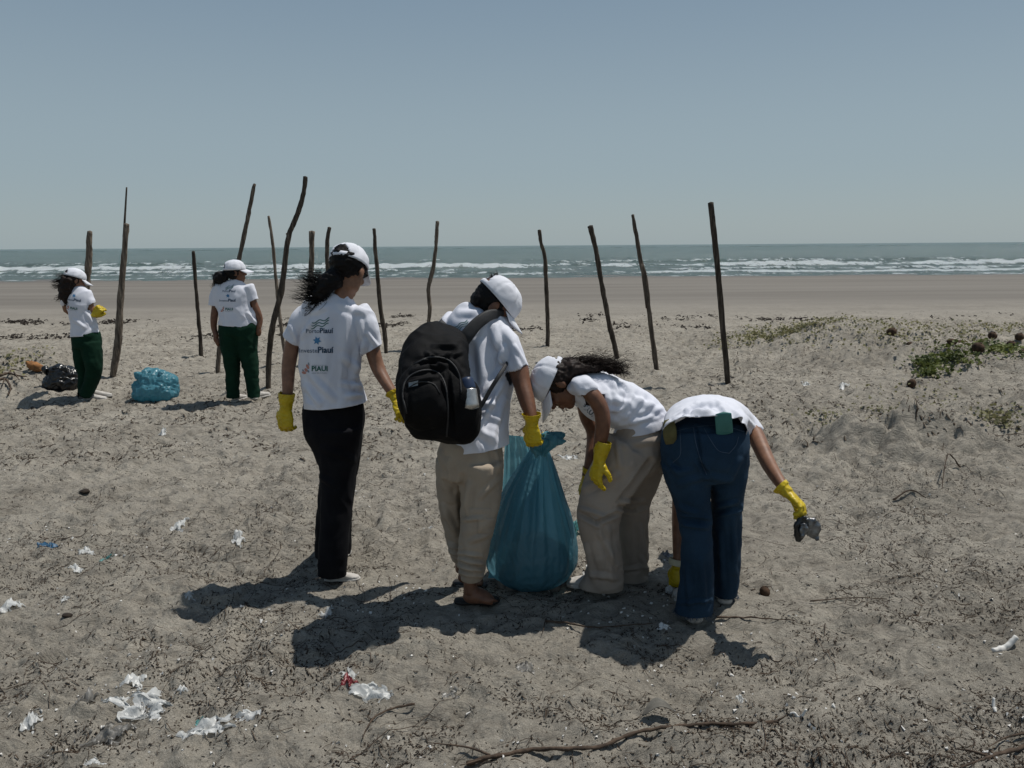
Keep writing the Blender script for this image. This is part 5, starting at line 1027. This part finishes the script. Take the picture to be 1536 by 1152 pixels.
    V, Fc = cut(V, Fc, [f.plane(x, y, 0, nx, ny, .10 if i < len(cuts) - 3 else .28) for i, (x, y, nx, ny) in enumerate(cuts[:-2])]); o = t.add('shirt', V, Fc, 'shirt', solid=.004)
    if kind == 0: back_print(t, o, V, Fc, 342, 437, .48)
    else: back_print(t, o, V, Fc, 112, 437, .46, .12, 'bc')
    cap(t, hc, fr, 1.05, True, seed=kind, brimlen=.08)
    A0 = [ell(L3(hc, 0, -.028, .008, 1, fr), (.084, .086, .078), np.array([fr[0], fr[1], fr[2]]))]
    if kind == 0: A0 += [ell(p(331, 417, -.03), (.075, .08, .07)), ell(p(326, 420, -.03), (.045, .06, .045))]
    else: A0 += [f.tube([(104, 418, -.05, 11, .08), (100, 430, -.06, 11, .075), (98, 443, -.07, 9, .06), (100, 454, -.08, 4, .03)], 14)]
    V, Fc = fuse(A0, .009, 2); N = normals(V, Fc); V = V + N * (.014 * pn3(V * 22, 1) + .008 * pn3(V * 50, 2))[:, None]; o = t.add('hair', V, Fc, 'hair' if kind == 0 else 'hairb')
    if kind == 0: S = strands([p(x, y, -.04) for x, y in ((336, 412), (330, 414), (327, 420), (332, 422))], [(-1, 0, .2), (-1, 0, 0), (-.7, 0, -.7), (-.2, 0, -1)], 130, .09, .003, .016, (0, 0, 0), 21)
    else: S = strands([p(x, y, -.07) for x, y in ((103, 414), (98, 420), (96, 428), (97, 438), (103, 445))], [(-1, 0, -.2), (-1, 0, -.25), (-.9, 0, -.2), (-.5, 0, -.8), (-.1, 0, -1)], 230, .14, .003, .014, (-.1, 0, .2), 22)
    t.add('loose_strands', *S, 'hair' if kind == 0 else 'hairb', o)
    if kind == 1:
        glove(t, p(140, 472, -.02), p(148, 464, -.02), (.2, 1, 0), 1, (.7, .8, .6), 1.15, 0)
        glove(t, p(141, 474, .05), p(151, 470, .02), (.2, .5, .6), -1, (.5, .8, .6), 1.1, .03)
    for (x, y, dx) in (((350, 604, .15), (381, 602, .35)) if kind == 0 else ((124, 597, .9), (133, 599, .8))):
        h = hit(x, y); shoe(t, h + Vector((0, .02, 0)), (dx, .9 if kind == 0 else .1), .25)
far_woman(0); far_woman(1)

# ------------------------------------------------------------------ smaller bags
def small_bag(kind):
    if kind == 0: cx, cy, W_, H_, m_, lab = 236, 606, 35, 47, 'bag2', 'small full pale blue plastic bag lying on the sand between the two far women'
    else: cx, cy, W_, H_, m_, lab = 94, 589, 26, 37, 'blackbag', 'black plastic bag slumped behind the feet of the leftmost woman'
    b = hit(cx, cy); Y = b.y + .2; k = mpp(cx, cy, Y); w = W_ * k; h = H_ * k; c = P(cx, cy, Y); c.z = b.z
    t = Thing('rubbish_bag', lab, 'rubbish bag', b, empty=False)
    parts = [ell(c + Vector((0, 0, h * .34)), (w * .96, w * .72, h * .36)), ell(c + Vector((w * .1, 0, h * .55)), (w * .8, w * .6, h * .34)), ell(c + Vector((-w * .35, -.03, h * .30)), (w * .55, w * .55, h * .30)), ell(c + Vector((w * .35, -.02, h * .32)), (w * .58, w * .55, h * .34)), ell(c + Vector((-w * .15, 0, h * .72)), (w * .5, w * .45, h * .24))]
    V, Fc = fuse(parts, .009, 3); N = normals(V, Fc)
    d = .020 * (1 - 2.3 * np.abs(pn3(V * np.array([7, 7, 5]), 31 + kind))) + .011 * (1 - 2.3 * np.abs(pn3(V * 15, 32))) + .008 * (1 - 2.3 * np.abs(pn3(V * 34, 33)))
    V = V + N * d[:, None]; V[:, 2] = np.maximum(V[:, 2], b.z - .01); t.add('rubbish_bag', V, Fc, m_)
    rs = np.random.RandomState(kind + 3)
    for i in range(3):                       # gathered folds of the mouth
        q = c + Vector((w * (-.45 + .35 * i), -.05, h * (.76 + .04 * (i == 1)))); V, Fc = loft([(q, .02, .02), (q + Vector((-.03 + .03 * i, -.02, .02)), .05, .04), (q + Vector((-.06 + .06 * i, -.03, .01)), .04, .03)], 26, 6)
        V = wrinkle(V, [g for g in Fc if len(g) == 4], .016, (16, 16, 16), i); t.add('gathered_mouth', V, Fc, m_)
small_bag(0); small_bag(1)

# ------------------------------------------------------------------ litter, each piece a thing
def lit(px, py, w_px, h_px, mt, label, seed, lift=.02, amp=.016, rot=0, name='plastic_scrap', cat_='litter', rag=.55, n=(22, 16)):
    b = hit(px, py); k = mpp(px, py, b.y); w = w_px * k; h = h_px * k * 2.5
    crumple(name, label, cat_, b, w, h, mt, seed, lift, n[0], n[1], rot, amp, ragged=rag)
lit(200, 1022, 62, 15, 'wfilm', 'white film edge crumpled at the top of the plastic-littered mound', 11, .03, .020)
lit(212, 1070, 128, 30, 'wfilm', 'long white film sheet spread over the plastic-littered mound', 12, .035, .022, -.1, n=(48, 26))
lit(168, 1108, 88, 32, 'gfilm', 'crumpled dusty grey and white plastic at the foot of the littered mound', 13, .05, .034, n=(40, 26))
lit(128, 1056, 34, 22, 'gfilm', 'dark blue-grey tangled plastic left of the long white sheet', 14, .04, .03)
lit(312, 1098, 92, 24, 'wfilm', 'white plastic with a teal corner to the right of the littered mound', 15, .03, .024, -.2, n=(40, 20))
lit(302, 1086, 22, 7, 'tfilm', 'teal corner of plastic poking out beside the littered mound', 16, .02, .012)
lit(372, 1074, 58, 9, 'wfilm', 'narrow twisted white strip at the right end of the littered mound', 17, .02, .014, .2)
lit(275, 1036, 24, 9, 'wfilm', 'small white torn piece on the upper right edge of the littered mound', 18, .02, .016)
lit(48, 1082, 28, 18, 'wfilm', 'small bright white knot of plastic left of the littered mound', 19, .04, .022)
lit(143, 1146, 38, 8, 'wfilm', 'flat white flake at the bottom edge of the picture', 20, .012, .008)
lit(20, 912, 60, 20, 'wfilm', 'streaked white plastic bundle at the left edge of the picture', 21, .035, .024)
lit(98, 899, 18, 8, 'wfilm', 'little white tuft right of the streaked white bundle', 22, .014, .012)
lit(490, 924, 28, 15, 'wfilm', 'white plastic flower-shaped scrap between the two long shadows', 23, .03, .020)
lit(74, 822, 42, 10, 'bfilm', 'dark blue torn plastic piece on the left sand', 24, .02, .016)
lit(130, 827, 28, 10, 'wfilm', 'white scrap just right of the dark blue piece', 25, .02, .018)
lit(161, 838, 18, 10, 'tfilm', 'small teal scrap to the right of the blue piece', 26, .015, .012)
lit(114, 855, 30, 9, 'wfilm', 'yellowish white scrap below the dark blue piece', 27, .018, .014)
lit(271, 791, 24, 16, 'wfilm', 'white crumpled piece left of the black trousers at knee height', 28, .035, .022)
lit(358, 811, 26, 12, 'wfilm', 'white crumpled piece nearest the black trousers on the left', 29, .03, .02)
lit(525, 1016, 30, 14, 'wfilm', 'white film curling above the dark red wrapper', 30, .03, .02)
lit(523, 1022, 28, 10, 'rfilm', 'dark red wrapper folded in the sand', 31, .02, .016, name='wrapper')
lit(562, 1043, 84, 14, 'wfilm', 'translucent white bag lying flat below the dark red wrapper', 32, .03, .018, -.15, n=(36, 18), name='plastic_bag')
lit(676, 1042, 32, 12, 'gfilm', 'dusty flattened scrap alone in the middle foreground, above the long branch', 33, .012, .01)
lit(790, 1004, 34, 16, 'gfilm', 'clear crumpled film half buried in the middle foreground', 34, .025, .018)
lit(285, 893, 16, 6, 'wfilm', 'small white flake left of the long shadow', 35, .012, .01)
lit(1208, 578, 14, 9, 'wfilm', 'white scrap at the foot of the dune beside a dark hollow', 36, .03, .02)
lit(1267, 580, 20, 10, 'wfilm', 'white scrap at the foot of the dune, farther right of the pair', 37, .04, .03)
lit(1422, 744, 10, 8, 'wfilm', 'yellowish white wrapper beside the bent stalk on the right', 38, .02, .014)
lit(642, 795, 20, 5, 'wfilm', 'thin white flake left of the cargo trousers', 39, .012, .01)
lit(850, 686, 34, 6, 'wfilm', 'thin white streak of plastic right of the bag knot', 40, .02, .012)
lit(606, 636, 26, 14, 'gfilm', 'clear film scrap left of the backpack', 41, .03, .02)
lit(1000, 832, 16, 9, 'wraps', 'small silver scrap left of the jeans at calf height', 42, .02, .014)
lit(245, 652, 14, 9, 'wfilm', 'white tuft below the small blue bag', 43, .03, .02)
lit(330, 662, 16, 6, 'wfilm', 'white flake below the far woman in green trousers', 44, .02, .012)
lit(995, 940, 24, 7, 'shell', 'small pale flake in the shadow left of the jeans', 45, .012, .008)
lit(1110, 1050, 16, 8, 'wfilm', 'small white puff above the long branch', 46, .02, .014)
lit(888, 858, 30, 18, 'wfilm', 'pale crumpled plastic between the blue bag and the taupe trousers', 47, .05, .03)
lit(866, 800, 24, 24, 'tfilm', 'teal film corner showing between the blue bag and the taupe trousers', 48, .12, .05)
# ------------------------------------------------------------------ shells, sticks, leaf, stone
def bone(px, py, L_px, rot, label, name='bleached_stick', r=.010, mt='shell', cat_='stick'):
    b = hit(px, py); k = mpp(px, py, b.y); L_ = L_px * k; d = Vector((math.cos(rot), math.sin(rot), 0)); rows = []
    for i in range(5):
        u = i / 4 - .5; q = b + d * L_ * u; q.z = float(gz(q.x, q.y)) + r * .7 + .006 * math.sin(i * 2.1) + (.02 if i == 4 else 0); rows.append((q, r * (1.2 - abs(u)), r * .7))
    V, Fc = loft(rows, 10, 5); V = V + normals(V, np.array([g for g in Fc if len(g) == 4])) * (r * .3 * pn3(V * 60, 5))[:, None]
    t = Thing(name, label, cat_, b, empty=False); t.add(name, V, Fc, mt)
bone(1506, 975, 42, .25, 'bleached white driftwood piece on the right edge of the sand', r=.014)
bone(1491, 1065, 18, 1.2, 'short upright white sliver near the lower right branches', r=.007)
bone(1197, 1075, 22, -.5, 'thin white sliver at the right tip of the long branch', r=.005)
b = hit(985, 1078); t = Thing('dead_leaf', 'large curled grey leaf standing in the sand above the long branch', 'leaf', b, empty=False)
G = []
for i in range(15):
    for j in range(9):
        u, v = i / 14, j / 8 - .5; wd = .035 * math.sin(math.pi * min(1, u * 1.02)) ** .7
        G.append((b.x - .05 + .11 * u, b.y + v * wd * 1.6 + .02 * math.sin(u * 3), b.z + .012 + .030 * math.sin(u * 2.6) + 26 * (v * wd) ** 2 - .002 * math.cos(v * 30)))
t.add('dead_leaf', G, [(i * 9 + j, (i + 1) * 9 + j, (i + 1) * 9 + j + 1, i * 9 + j + 1) for i in range(14) for j in range(8)], 'greyleaf', solid=.002)
for (px, py, w, lab) in ((100, 925, 16, 'small dark stone below the streaked white bundle'), (128, 741, 16, 'flat dark stone on the left sand above the blue piece')):
    b = hit(px, py); k = mpp(px, py, b.y); V, Fc = ell(b + Vector((0, 0, .005)), (w * .5 * k, w * .4 * k, w * .22 * k)); V = V + .25 * w * k * .5 * (pn3(V * 40, 2)[:, None]) * np.array([1, 1, .6]); t = Thing('stone', lab, 'stone', b, empty=False); t.add('stone', V, Fc, 'weed')
def stick(pts, r_px, label, name='stick', twigs=(), lift=.012, mt='twig', r_end=.35, raise_=None):
    hs = []
    for i, (x, y) in enumerate(pts):
        h = hit(x, y); h.z += lift + (raise_[i] if raise_ else 0); hs.append(h)
    k = mpp(*pts[0], hs[0].y); A = crom(np.array([h[:] for h in hs]), 7)
    A = A + .004 * np.stack([pn(A[:, 0] * 25, A[:, 1] * 25, 1), pn(A[:, 0] * 25, A[:, 1] * 25, 2), pn(A[:, 0] * 25, A[:, 1] * 25, 3)], 1)
    n = len(A); r = [r_px * k * (1 - (1 - r_end) * i / n) * (1 + .15 * math.sin(i * 1.7)) for i in range(n)]; V, Fc = rib(A, r, 8)
    t = Thing(name, label, 'branch', hs[0], empty=False); t.add(name, V, Fc, mt)
    for tw in twigs:
        B = []
        for x, y in tw: h = hit(x, y); h.z += lift + .004; B.append(h[:])
        V, Fc = rib(crom(np.array(B), 6), r_px * k * .55, 6, .3); t.add('side_twig', V, Fc, mt)
stick([(700, 1150), (740, 1141), (800, 1130), (860, 1129), (905, 1124), (950, 1106), (1000, 1096), (1060, 1092), (1120, 1091), (1166, 1088)], 3.4, 'long brown branch lying across the foreground', 'branch', [[(735, 1140), (700, 1128), (640, 1121)], [(745, 1142), (725, 1146), (690, 1156)], [(1166, 1088), (1180, 1080)]], .014, r_end=.7)
stick([(818, 934), (850, 938), (890, 945), (930, 942), (980, 939)], 1.7, 'thin bent stick in the shadow below the taupe trousers', twigs=[[(818, 934), (815, 950), (812, 958)]])
stick([(1075, 930), (1120, 930), (1160, 932), (1192, 934)], 1.6, 'thin straight stick right of the jeans hem')
stick([(622, 1061), (590, 1067), (565, 1078), (550, 1096), (545, 1112)], 1.9, 'short curved twig left of the long branch')
stick([(1545, 1122), (1500, 1135), (1478, 1143), (1440, 1156)], 3.6, 'thick dark branch at the bottom right corner', 'branch', [[(1478, 1140), (1455, 1133), (1432, 1130)], [(1545, 1105), (1510, 1112), (1480, 1128)]])
stick([(1440, 705), (1420, 712), (1414, 728), (1412, 745)], 1.2, 'bent grey stalk arching over the wrapper on the right', raise_=[.02, .09, .06, 0])
stick([(1340, 752), (1365, 748), (1392, 746)], 1.5, 'thin stick right of the small wind-shaped mounds')
stick([(1215, 905), (1280, 900), (1330, 902)], 1.0, 'faint thin root on the sand right of the coconut')
stick([(1450, 640), (1480, 655), (1536, 650)], 1.0, 'thin root on the slope at the right edge')
# orange husk and dead branches at the left
b = hit(58, 560); t = Thing('coconut_husk', 'orange-brown husk lying by the black bag', 'husk', b, empty=False)
V, Fc = loft([(b + Vector((-.14, .02, .12)), .03, .02), (b + Vector((-.08, 0, .10)), .05, .04), (b + Vector((0, 0, .07)), .055, .05), (b + Vector((.06, 0, .04)), .02, .02)], 18, 6); V = wrinkle(V, [g for g in Fc if len(g) == 4], .012, (20, 20, 20), 2); t.add('coconut_husk', V, Fc, 'orangehusk')
for k_, (pts, lab) in enumerate((([(0, 566), (14, 568), (28, 570), (40, 566)], 'dead branch sprawled on the slope at the left edge, upper one'), ([(-6, 578), (8, 574), (16, 584), (12, 592)], 'dead branch sprawled at the left edge, lower one'))):
    stick(pts, 2.2, lab, 'dead_branch', [[(14, 568), (20, 562), (34, 561)], [(22, 569), (30, 577)]] if k_ == 0 else [[(8, 575), (4, 586)]], .05)
# ------------------------------------------------------------------ coconuts
for (px, py, w, lab) in ((1147, 886, 15, 'small dark coconut with a stalk on the sand right of the jeans'), (1337, 497, 13, 'round dark coconut on the crest of the dune'), (1425, 511, 12, 'coconut on the dune above the green patch, left one of a touching pair'), (1439, 512, 11, 'coconut on the dune above the green patch, right one of a touching pair'),
                         (1467, 519, 16, 'largest brown coconut resting in the green patch'), (1488, 507, 12, 'flattened dark coconut on the dune crest right of the largest one'), (1528, 510, 12, 'coconut on the dune crest at the right edge'), (1516, 519, 12, 'pale brown coconut below the one at the right edge'), (1533, 526, 10, 'half hidden coconut at the right edge of the green patch'),
                         (1367, 576, 13, 'square-looking coconut below the left end of the green patch'), (1364, 514, 9, 'dark stubby coconut end left of the touching pair'), (126, 905, 0, '')):
    if not w: continue
    b = hit(px, py + w * .45); k = mpp(px, py, b.y); r = w * .5 * k * 1.0; c = b + Vector((0, 0, r * .8)); ax = Matrix.Rotation(px * .37, 3, 'Y') @ Matrix.Rotation(px * .11, 3, 'X')
    V, Fc = ell((0, 0, 0), (r, r * .96, r * 1.12), None, 22, 14); N = V / np.linalg.norm(V, axis=1)[:, None]; V = V + N * (r * .10 * pn3(N * 3, px % 7) + r * .07 * pn3(N * np.array([14, 14, 2]), 3))[:, None]; V = V @ np.array(ax) + np.array(c)
    t = Thing('coconut', lab, 'coconut', b, 'coconuts on the sand', empty=False); t.add('coconut', V, Fc, 'husk')
    if px == 1147: V, Fc = rib([c + Vector((.0, -.0, r)), c + Vector((r * 1.2, 0, r * 1.0)), c + Vector((r * 1.9, 0, -r * .2))], .003, 5); t.add('stalk', V, Fc, 'twig')
    else: V, Fc = ell(c + Vector((.3 * r, -.2 * r, r * .95)), (r * .3, r * .3, r * .12), None, 8, 5); t.add('stalk_cap', V, Fc, 'twig')

# ------------------------------------------------------------------ ground cover: numpy-built crumbs, twigs, wrack, leaves
def scatter_twigs(name, n, seed, xr, yr, dens, rmin, rmax, lmin, lmax, mt, sides=3, segs=3, curl=.6, lift=.0, flat=1.0, posfn=None):
    rs = np.random.RandomState(seed)
    if posfn is None:
        m = n * 5; u = rs.rand(m); y = yr[0] * (yr[1] / yr[0]) ** u if yr[1] / yr[0] > 1.5 else yr[0] + (yr[1] - yr[0]) * u
        x = (rs.rand(m) * 2 - 1) * (xr[1] - xr[0]) / 2 + (xr[0] + xr[1]) / 2
        if xr[0] == -1: x = (rs.rand(m) * 2 - 1) * (y * .78 + .8)
        k = rs.rand(m) < dens(x, y); x, y = x[k][:n], y[k][:n]
    else: x, y = posfn(rs, n)
    n = len(x); L_ = lmin * (lmax / lmin) ** (rs.rand(n) ** 1.6); r = rmin + (rmax - rmin) * rs.rand(n) ** 2; a = rs.rand(n) * 2 * np.pi; da = rs.randn(n) * curl
    K = segs + 1; C = np.zeros((n, K, 3)); cx, cy = x.copy(), y.copy(); ang = a.copy()
    for i in range(K):
        C[:, i, 0] = cx; C[:, i, 1] = cy; C[:, i, 2] = gz(cx, cy) + r * .5 + lift * rs.rand(n) * math.sin(math.pi * i / (K - 1) + .3)
        cx = cx + np.cos(ang) * L_ / segs; cy = cy + np.sin(ang) * L_ / segs; ang = ang + da + rs.randn(n) * curl * .5
    V = np.zeros((n, K, sides, 3)); tang = np.stack([np.cos(a), np.sin(a)], 1)
    for i in range(K):
        rr = r * (1 - .65 * i / (K - 1))
        for j in range(sides):
            th = 2 * np.pi * j / sides + .5; V[:, i, j, 0] = C[:, i, 0] - tang[:, 1] * rr * np.cos(th) * flat; V[:, i, j, 1] = C[:, i, 1] + tang[:, 0] * rr * np.cos(th) * flat; V[:, i, j, 2] = C[:, i, 2] + rr * np.sin(th)
    base = (np.arange(n) * K * sides)[:, None, None]; i = np.arange(segs)[None, :, None] * sides; j = np.arange(sides)[None, None, :]; j2 = (j + 1) % sides
    Fq = np.stack([base + i + j, base + i + j2, base + i + sides + j2, base + i + sides + j], 3).reshape(-1, 4)
    o = bpy.data.objects.new(name, mesh_from(name, V.reshape(-1, 3), Fq, False, mt)); COL.objects.link(o); o['kind'] = 'stuff'; return o
def dens(x, y):
    c = sst(pn(x * .8, y * .9, 31), -.3, .5) * .55 + sst(pn(x * 2.7 + .6 * y, y * 3.9, 32), -.05, .5) * .6 + .25 * sst(pn(x * 7, y * 9, 33), 0, .5)
    sl = np.hypot(gz(x + .06, y, False) - gz(x - .06, y, False), gz(x, y + .06, False) - gz(x, y - .06, False)) / .12
    return np.clip(c ** 1.4 * 1.2 + .08, 0, 1) * (1 - sst(sl, .25, .6))
M['weed2'] = mat('brown_leaf_crumbs', (.10, .072, .05), (.05, .036, .026), .9, 30, .3, 120)
scatter_twigs('dry_plant_crumbs', 66000, 1, (-1, 1), (1.7, 12.5), dens, .0010, .0028, .004, .016, 'weed', 3, 1, .5, .003, 1.7)
scatter_twigs('brown_leaf_crumbs', 34000, 8, (-1, 1), (1.7, 13), dens, .0012, .0032, .005, .026, 'weed2', 3, 2, .7, .006, 1.5)
scatter_twigs('dry_twigs', 14000, 2, (-1, 1), (1.7, 14), dens, .0009, .0023, .02, .11, 'twig', 3, 4, .5, .014)
scatter_twigs('creeping_roots', 420, 5, (-1, 1), (2.0, 13), dens, .0013, .0028, .2, .8, 'twig', 3, 12, .24, .014)
scatter_twigs('dark_plant_litter', 15000, 3, (-1, 1), (6.0, 20), lambda x, y: np.clip(dens(x * .8, y * .5) * (1 - sst(y, 14, 19) * .7) * 1.2, 0, 1), .0022, .006, .02, .09, 'weed2', 3, 3, .6, .012, 1.6)
scatter_twigs('shell_crumbs', 2000, 4, (-1, 1), (1.7, 13), lambda x, y: .12 + .85 * sst(pn(x, y, 41), .05, .45), .0022, .0070, .004, .016, 'shell', 4, 1, 0, .003, 1.6)
def wrackpos(rs, n):
    x = rs.rand(n * 4) * 44 - 20; ln = rs.randint(0, 3, n * 4); yc = np.array([17.6, 15.6, 18.9])[ln] + .6 * np.sin(x * .35 + ln) + .5 * pn(x * .6, x * 0, 3) - .05 * x * (ln == 0)
    k = rs.rand(n * 4) < np.clip(1.3 * sst(pn(x * .9 + ln * 9, ln * 3.3 + x * 0, 51) + .4 * pn(x * 3, ln * 2.3 + x * 0, 52), .12, .75) * np.array([1, .4, .3])[ln], 0, 1); x = x[k][:n]; yc = yc[k][:n]; return x, yc + rs.randn(len(x)) * .22
wr = scatter_twigs('seaweed_wrack', 6500, 6, 0, 0, None, .005, .014, .05, .17, 'weed', 4, 2, .8, .035, 2.0, wrackpos)
def leaves(name, n, seed, posfn, size, mt, height=.06, stemmy=True, kind='stuff', label=None):
    rs = np.random.RandomState(seed); x, y = posfn(rs, n); n = len(x); z = gz(x, y) + rs.rand(n) * height; s = size * (.6 + .8 * rs.rand(n))
    a = rs.rand(n) * 6.28; tl = rs.rand(n) * 1.2 + .1; u = np.stack([np.cos(a), np.sin(a), np.zeros(n)], 1); v = np.stack([-np.sin(a) * np.cos(tl), np.cos(a) * np.cos(tl), np.sin(tl)], 1); c = np.stack([x, y, z], 1)
    sh = np.array([(-.15, -.5), (.35, -.3), (.5, .1), (.2, .45), (-.2, .45), (-.5, .1), (-.35, -.3)]); k = len(sh)
    V = c[:, None, :] + (sh[None, :, 0, None] * u[:, None, :] + (sh[None, :, 1, None] + .5) * v[:, None, :]) * s[:, None, None]
    nn = np.cross(u, v); V[:, :, :] += nn[:, None, :] * (np.abs(sh[:, 0])[None, :, None] ** 2) * s[:, None, None] * .5
    Fp = (np.arange(n) * k)[:, None] + np.arange(k)[None, :]
    o = bpy.data.objects.new(name, mesh_from(name, V.reshape(-1, 3), Fp, False, mt)); COL.objects.link(o); o['kind'] = kind
    if label: o['label'] = label
    return o
def patchpos(cs):
    def fn(rs, n):
        xs, ys = [], []
        for (px, py, wpx, dy, wt) in cs:
            b = hit(px, py); m = int(n * wt); k = mpp(px, py, b.y); x = b.x + rs.randn(m) * wpx * k * .5; y = b.y + rs.randn(m) * dy; q = rs.rand(m) < .25 + .9 * sst(pn(x * 3, y * 3, 61), -.2, .4); xs.append(x[q]); ys.append(y[q])
        return np.concatenate(xs), np.concatenate(ys)
    return fn
leaves('creeping_plant', 2500, 1, patchpos([(1395, 548, 26, .18, .16), (1420, 538, 40, .2, .25), (1460, 532, 50, .22, .22), (1510, 528, 40, .25, .2), (1378, 558, 14, .12, .07), (1393, 562, 14, .08, .08)]), .038, 'leafy', .06)
leaves('dune_grass', 6000, 2, patchpos([(1180, 499, 90, .35, .34), (1250, 494, 90, .35, .34), (1340, 500, 110, .5, .12), (1430, 499, 140, .5, .14), (1520, 498, 80, .4, .08), (1120, 506, 50, .25, .1)]), .032, 'leafy2', .06)
leaves('small_dune_plant', 420, 3, patchpos([(1502, 630, 30, .12, 1)]), .028, 'leafy2', .07)
leaves('slope_weeds', 600, 4, patchpos([(8, 532, 40, .25, .6), (35, 548, 36, .2, .4)]), .035, 'leafy2', .06)
leaves('sparse_green_sprouts', 500, 5, patchpos([(1250, 640, 60, .2, .3), (1320, 620, 80, .2, .3), (1380, 600, 100, .3, .4)]), .025, 'leafy2', .06)
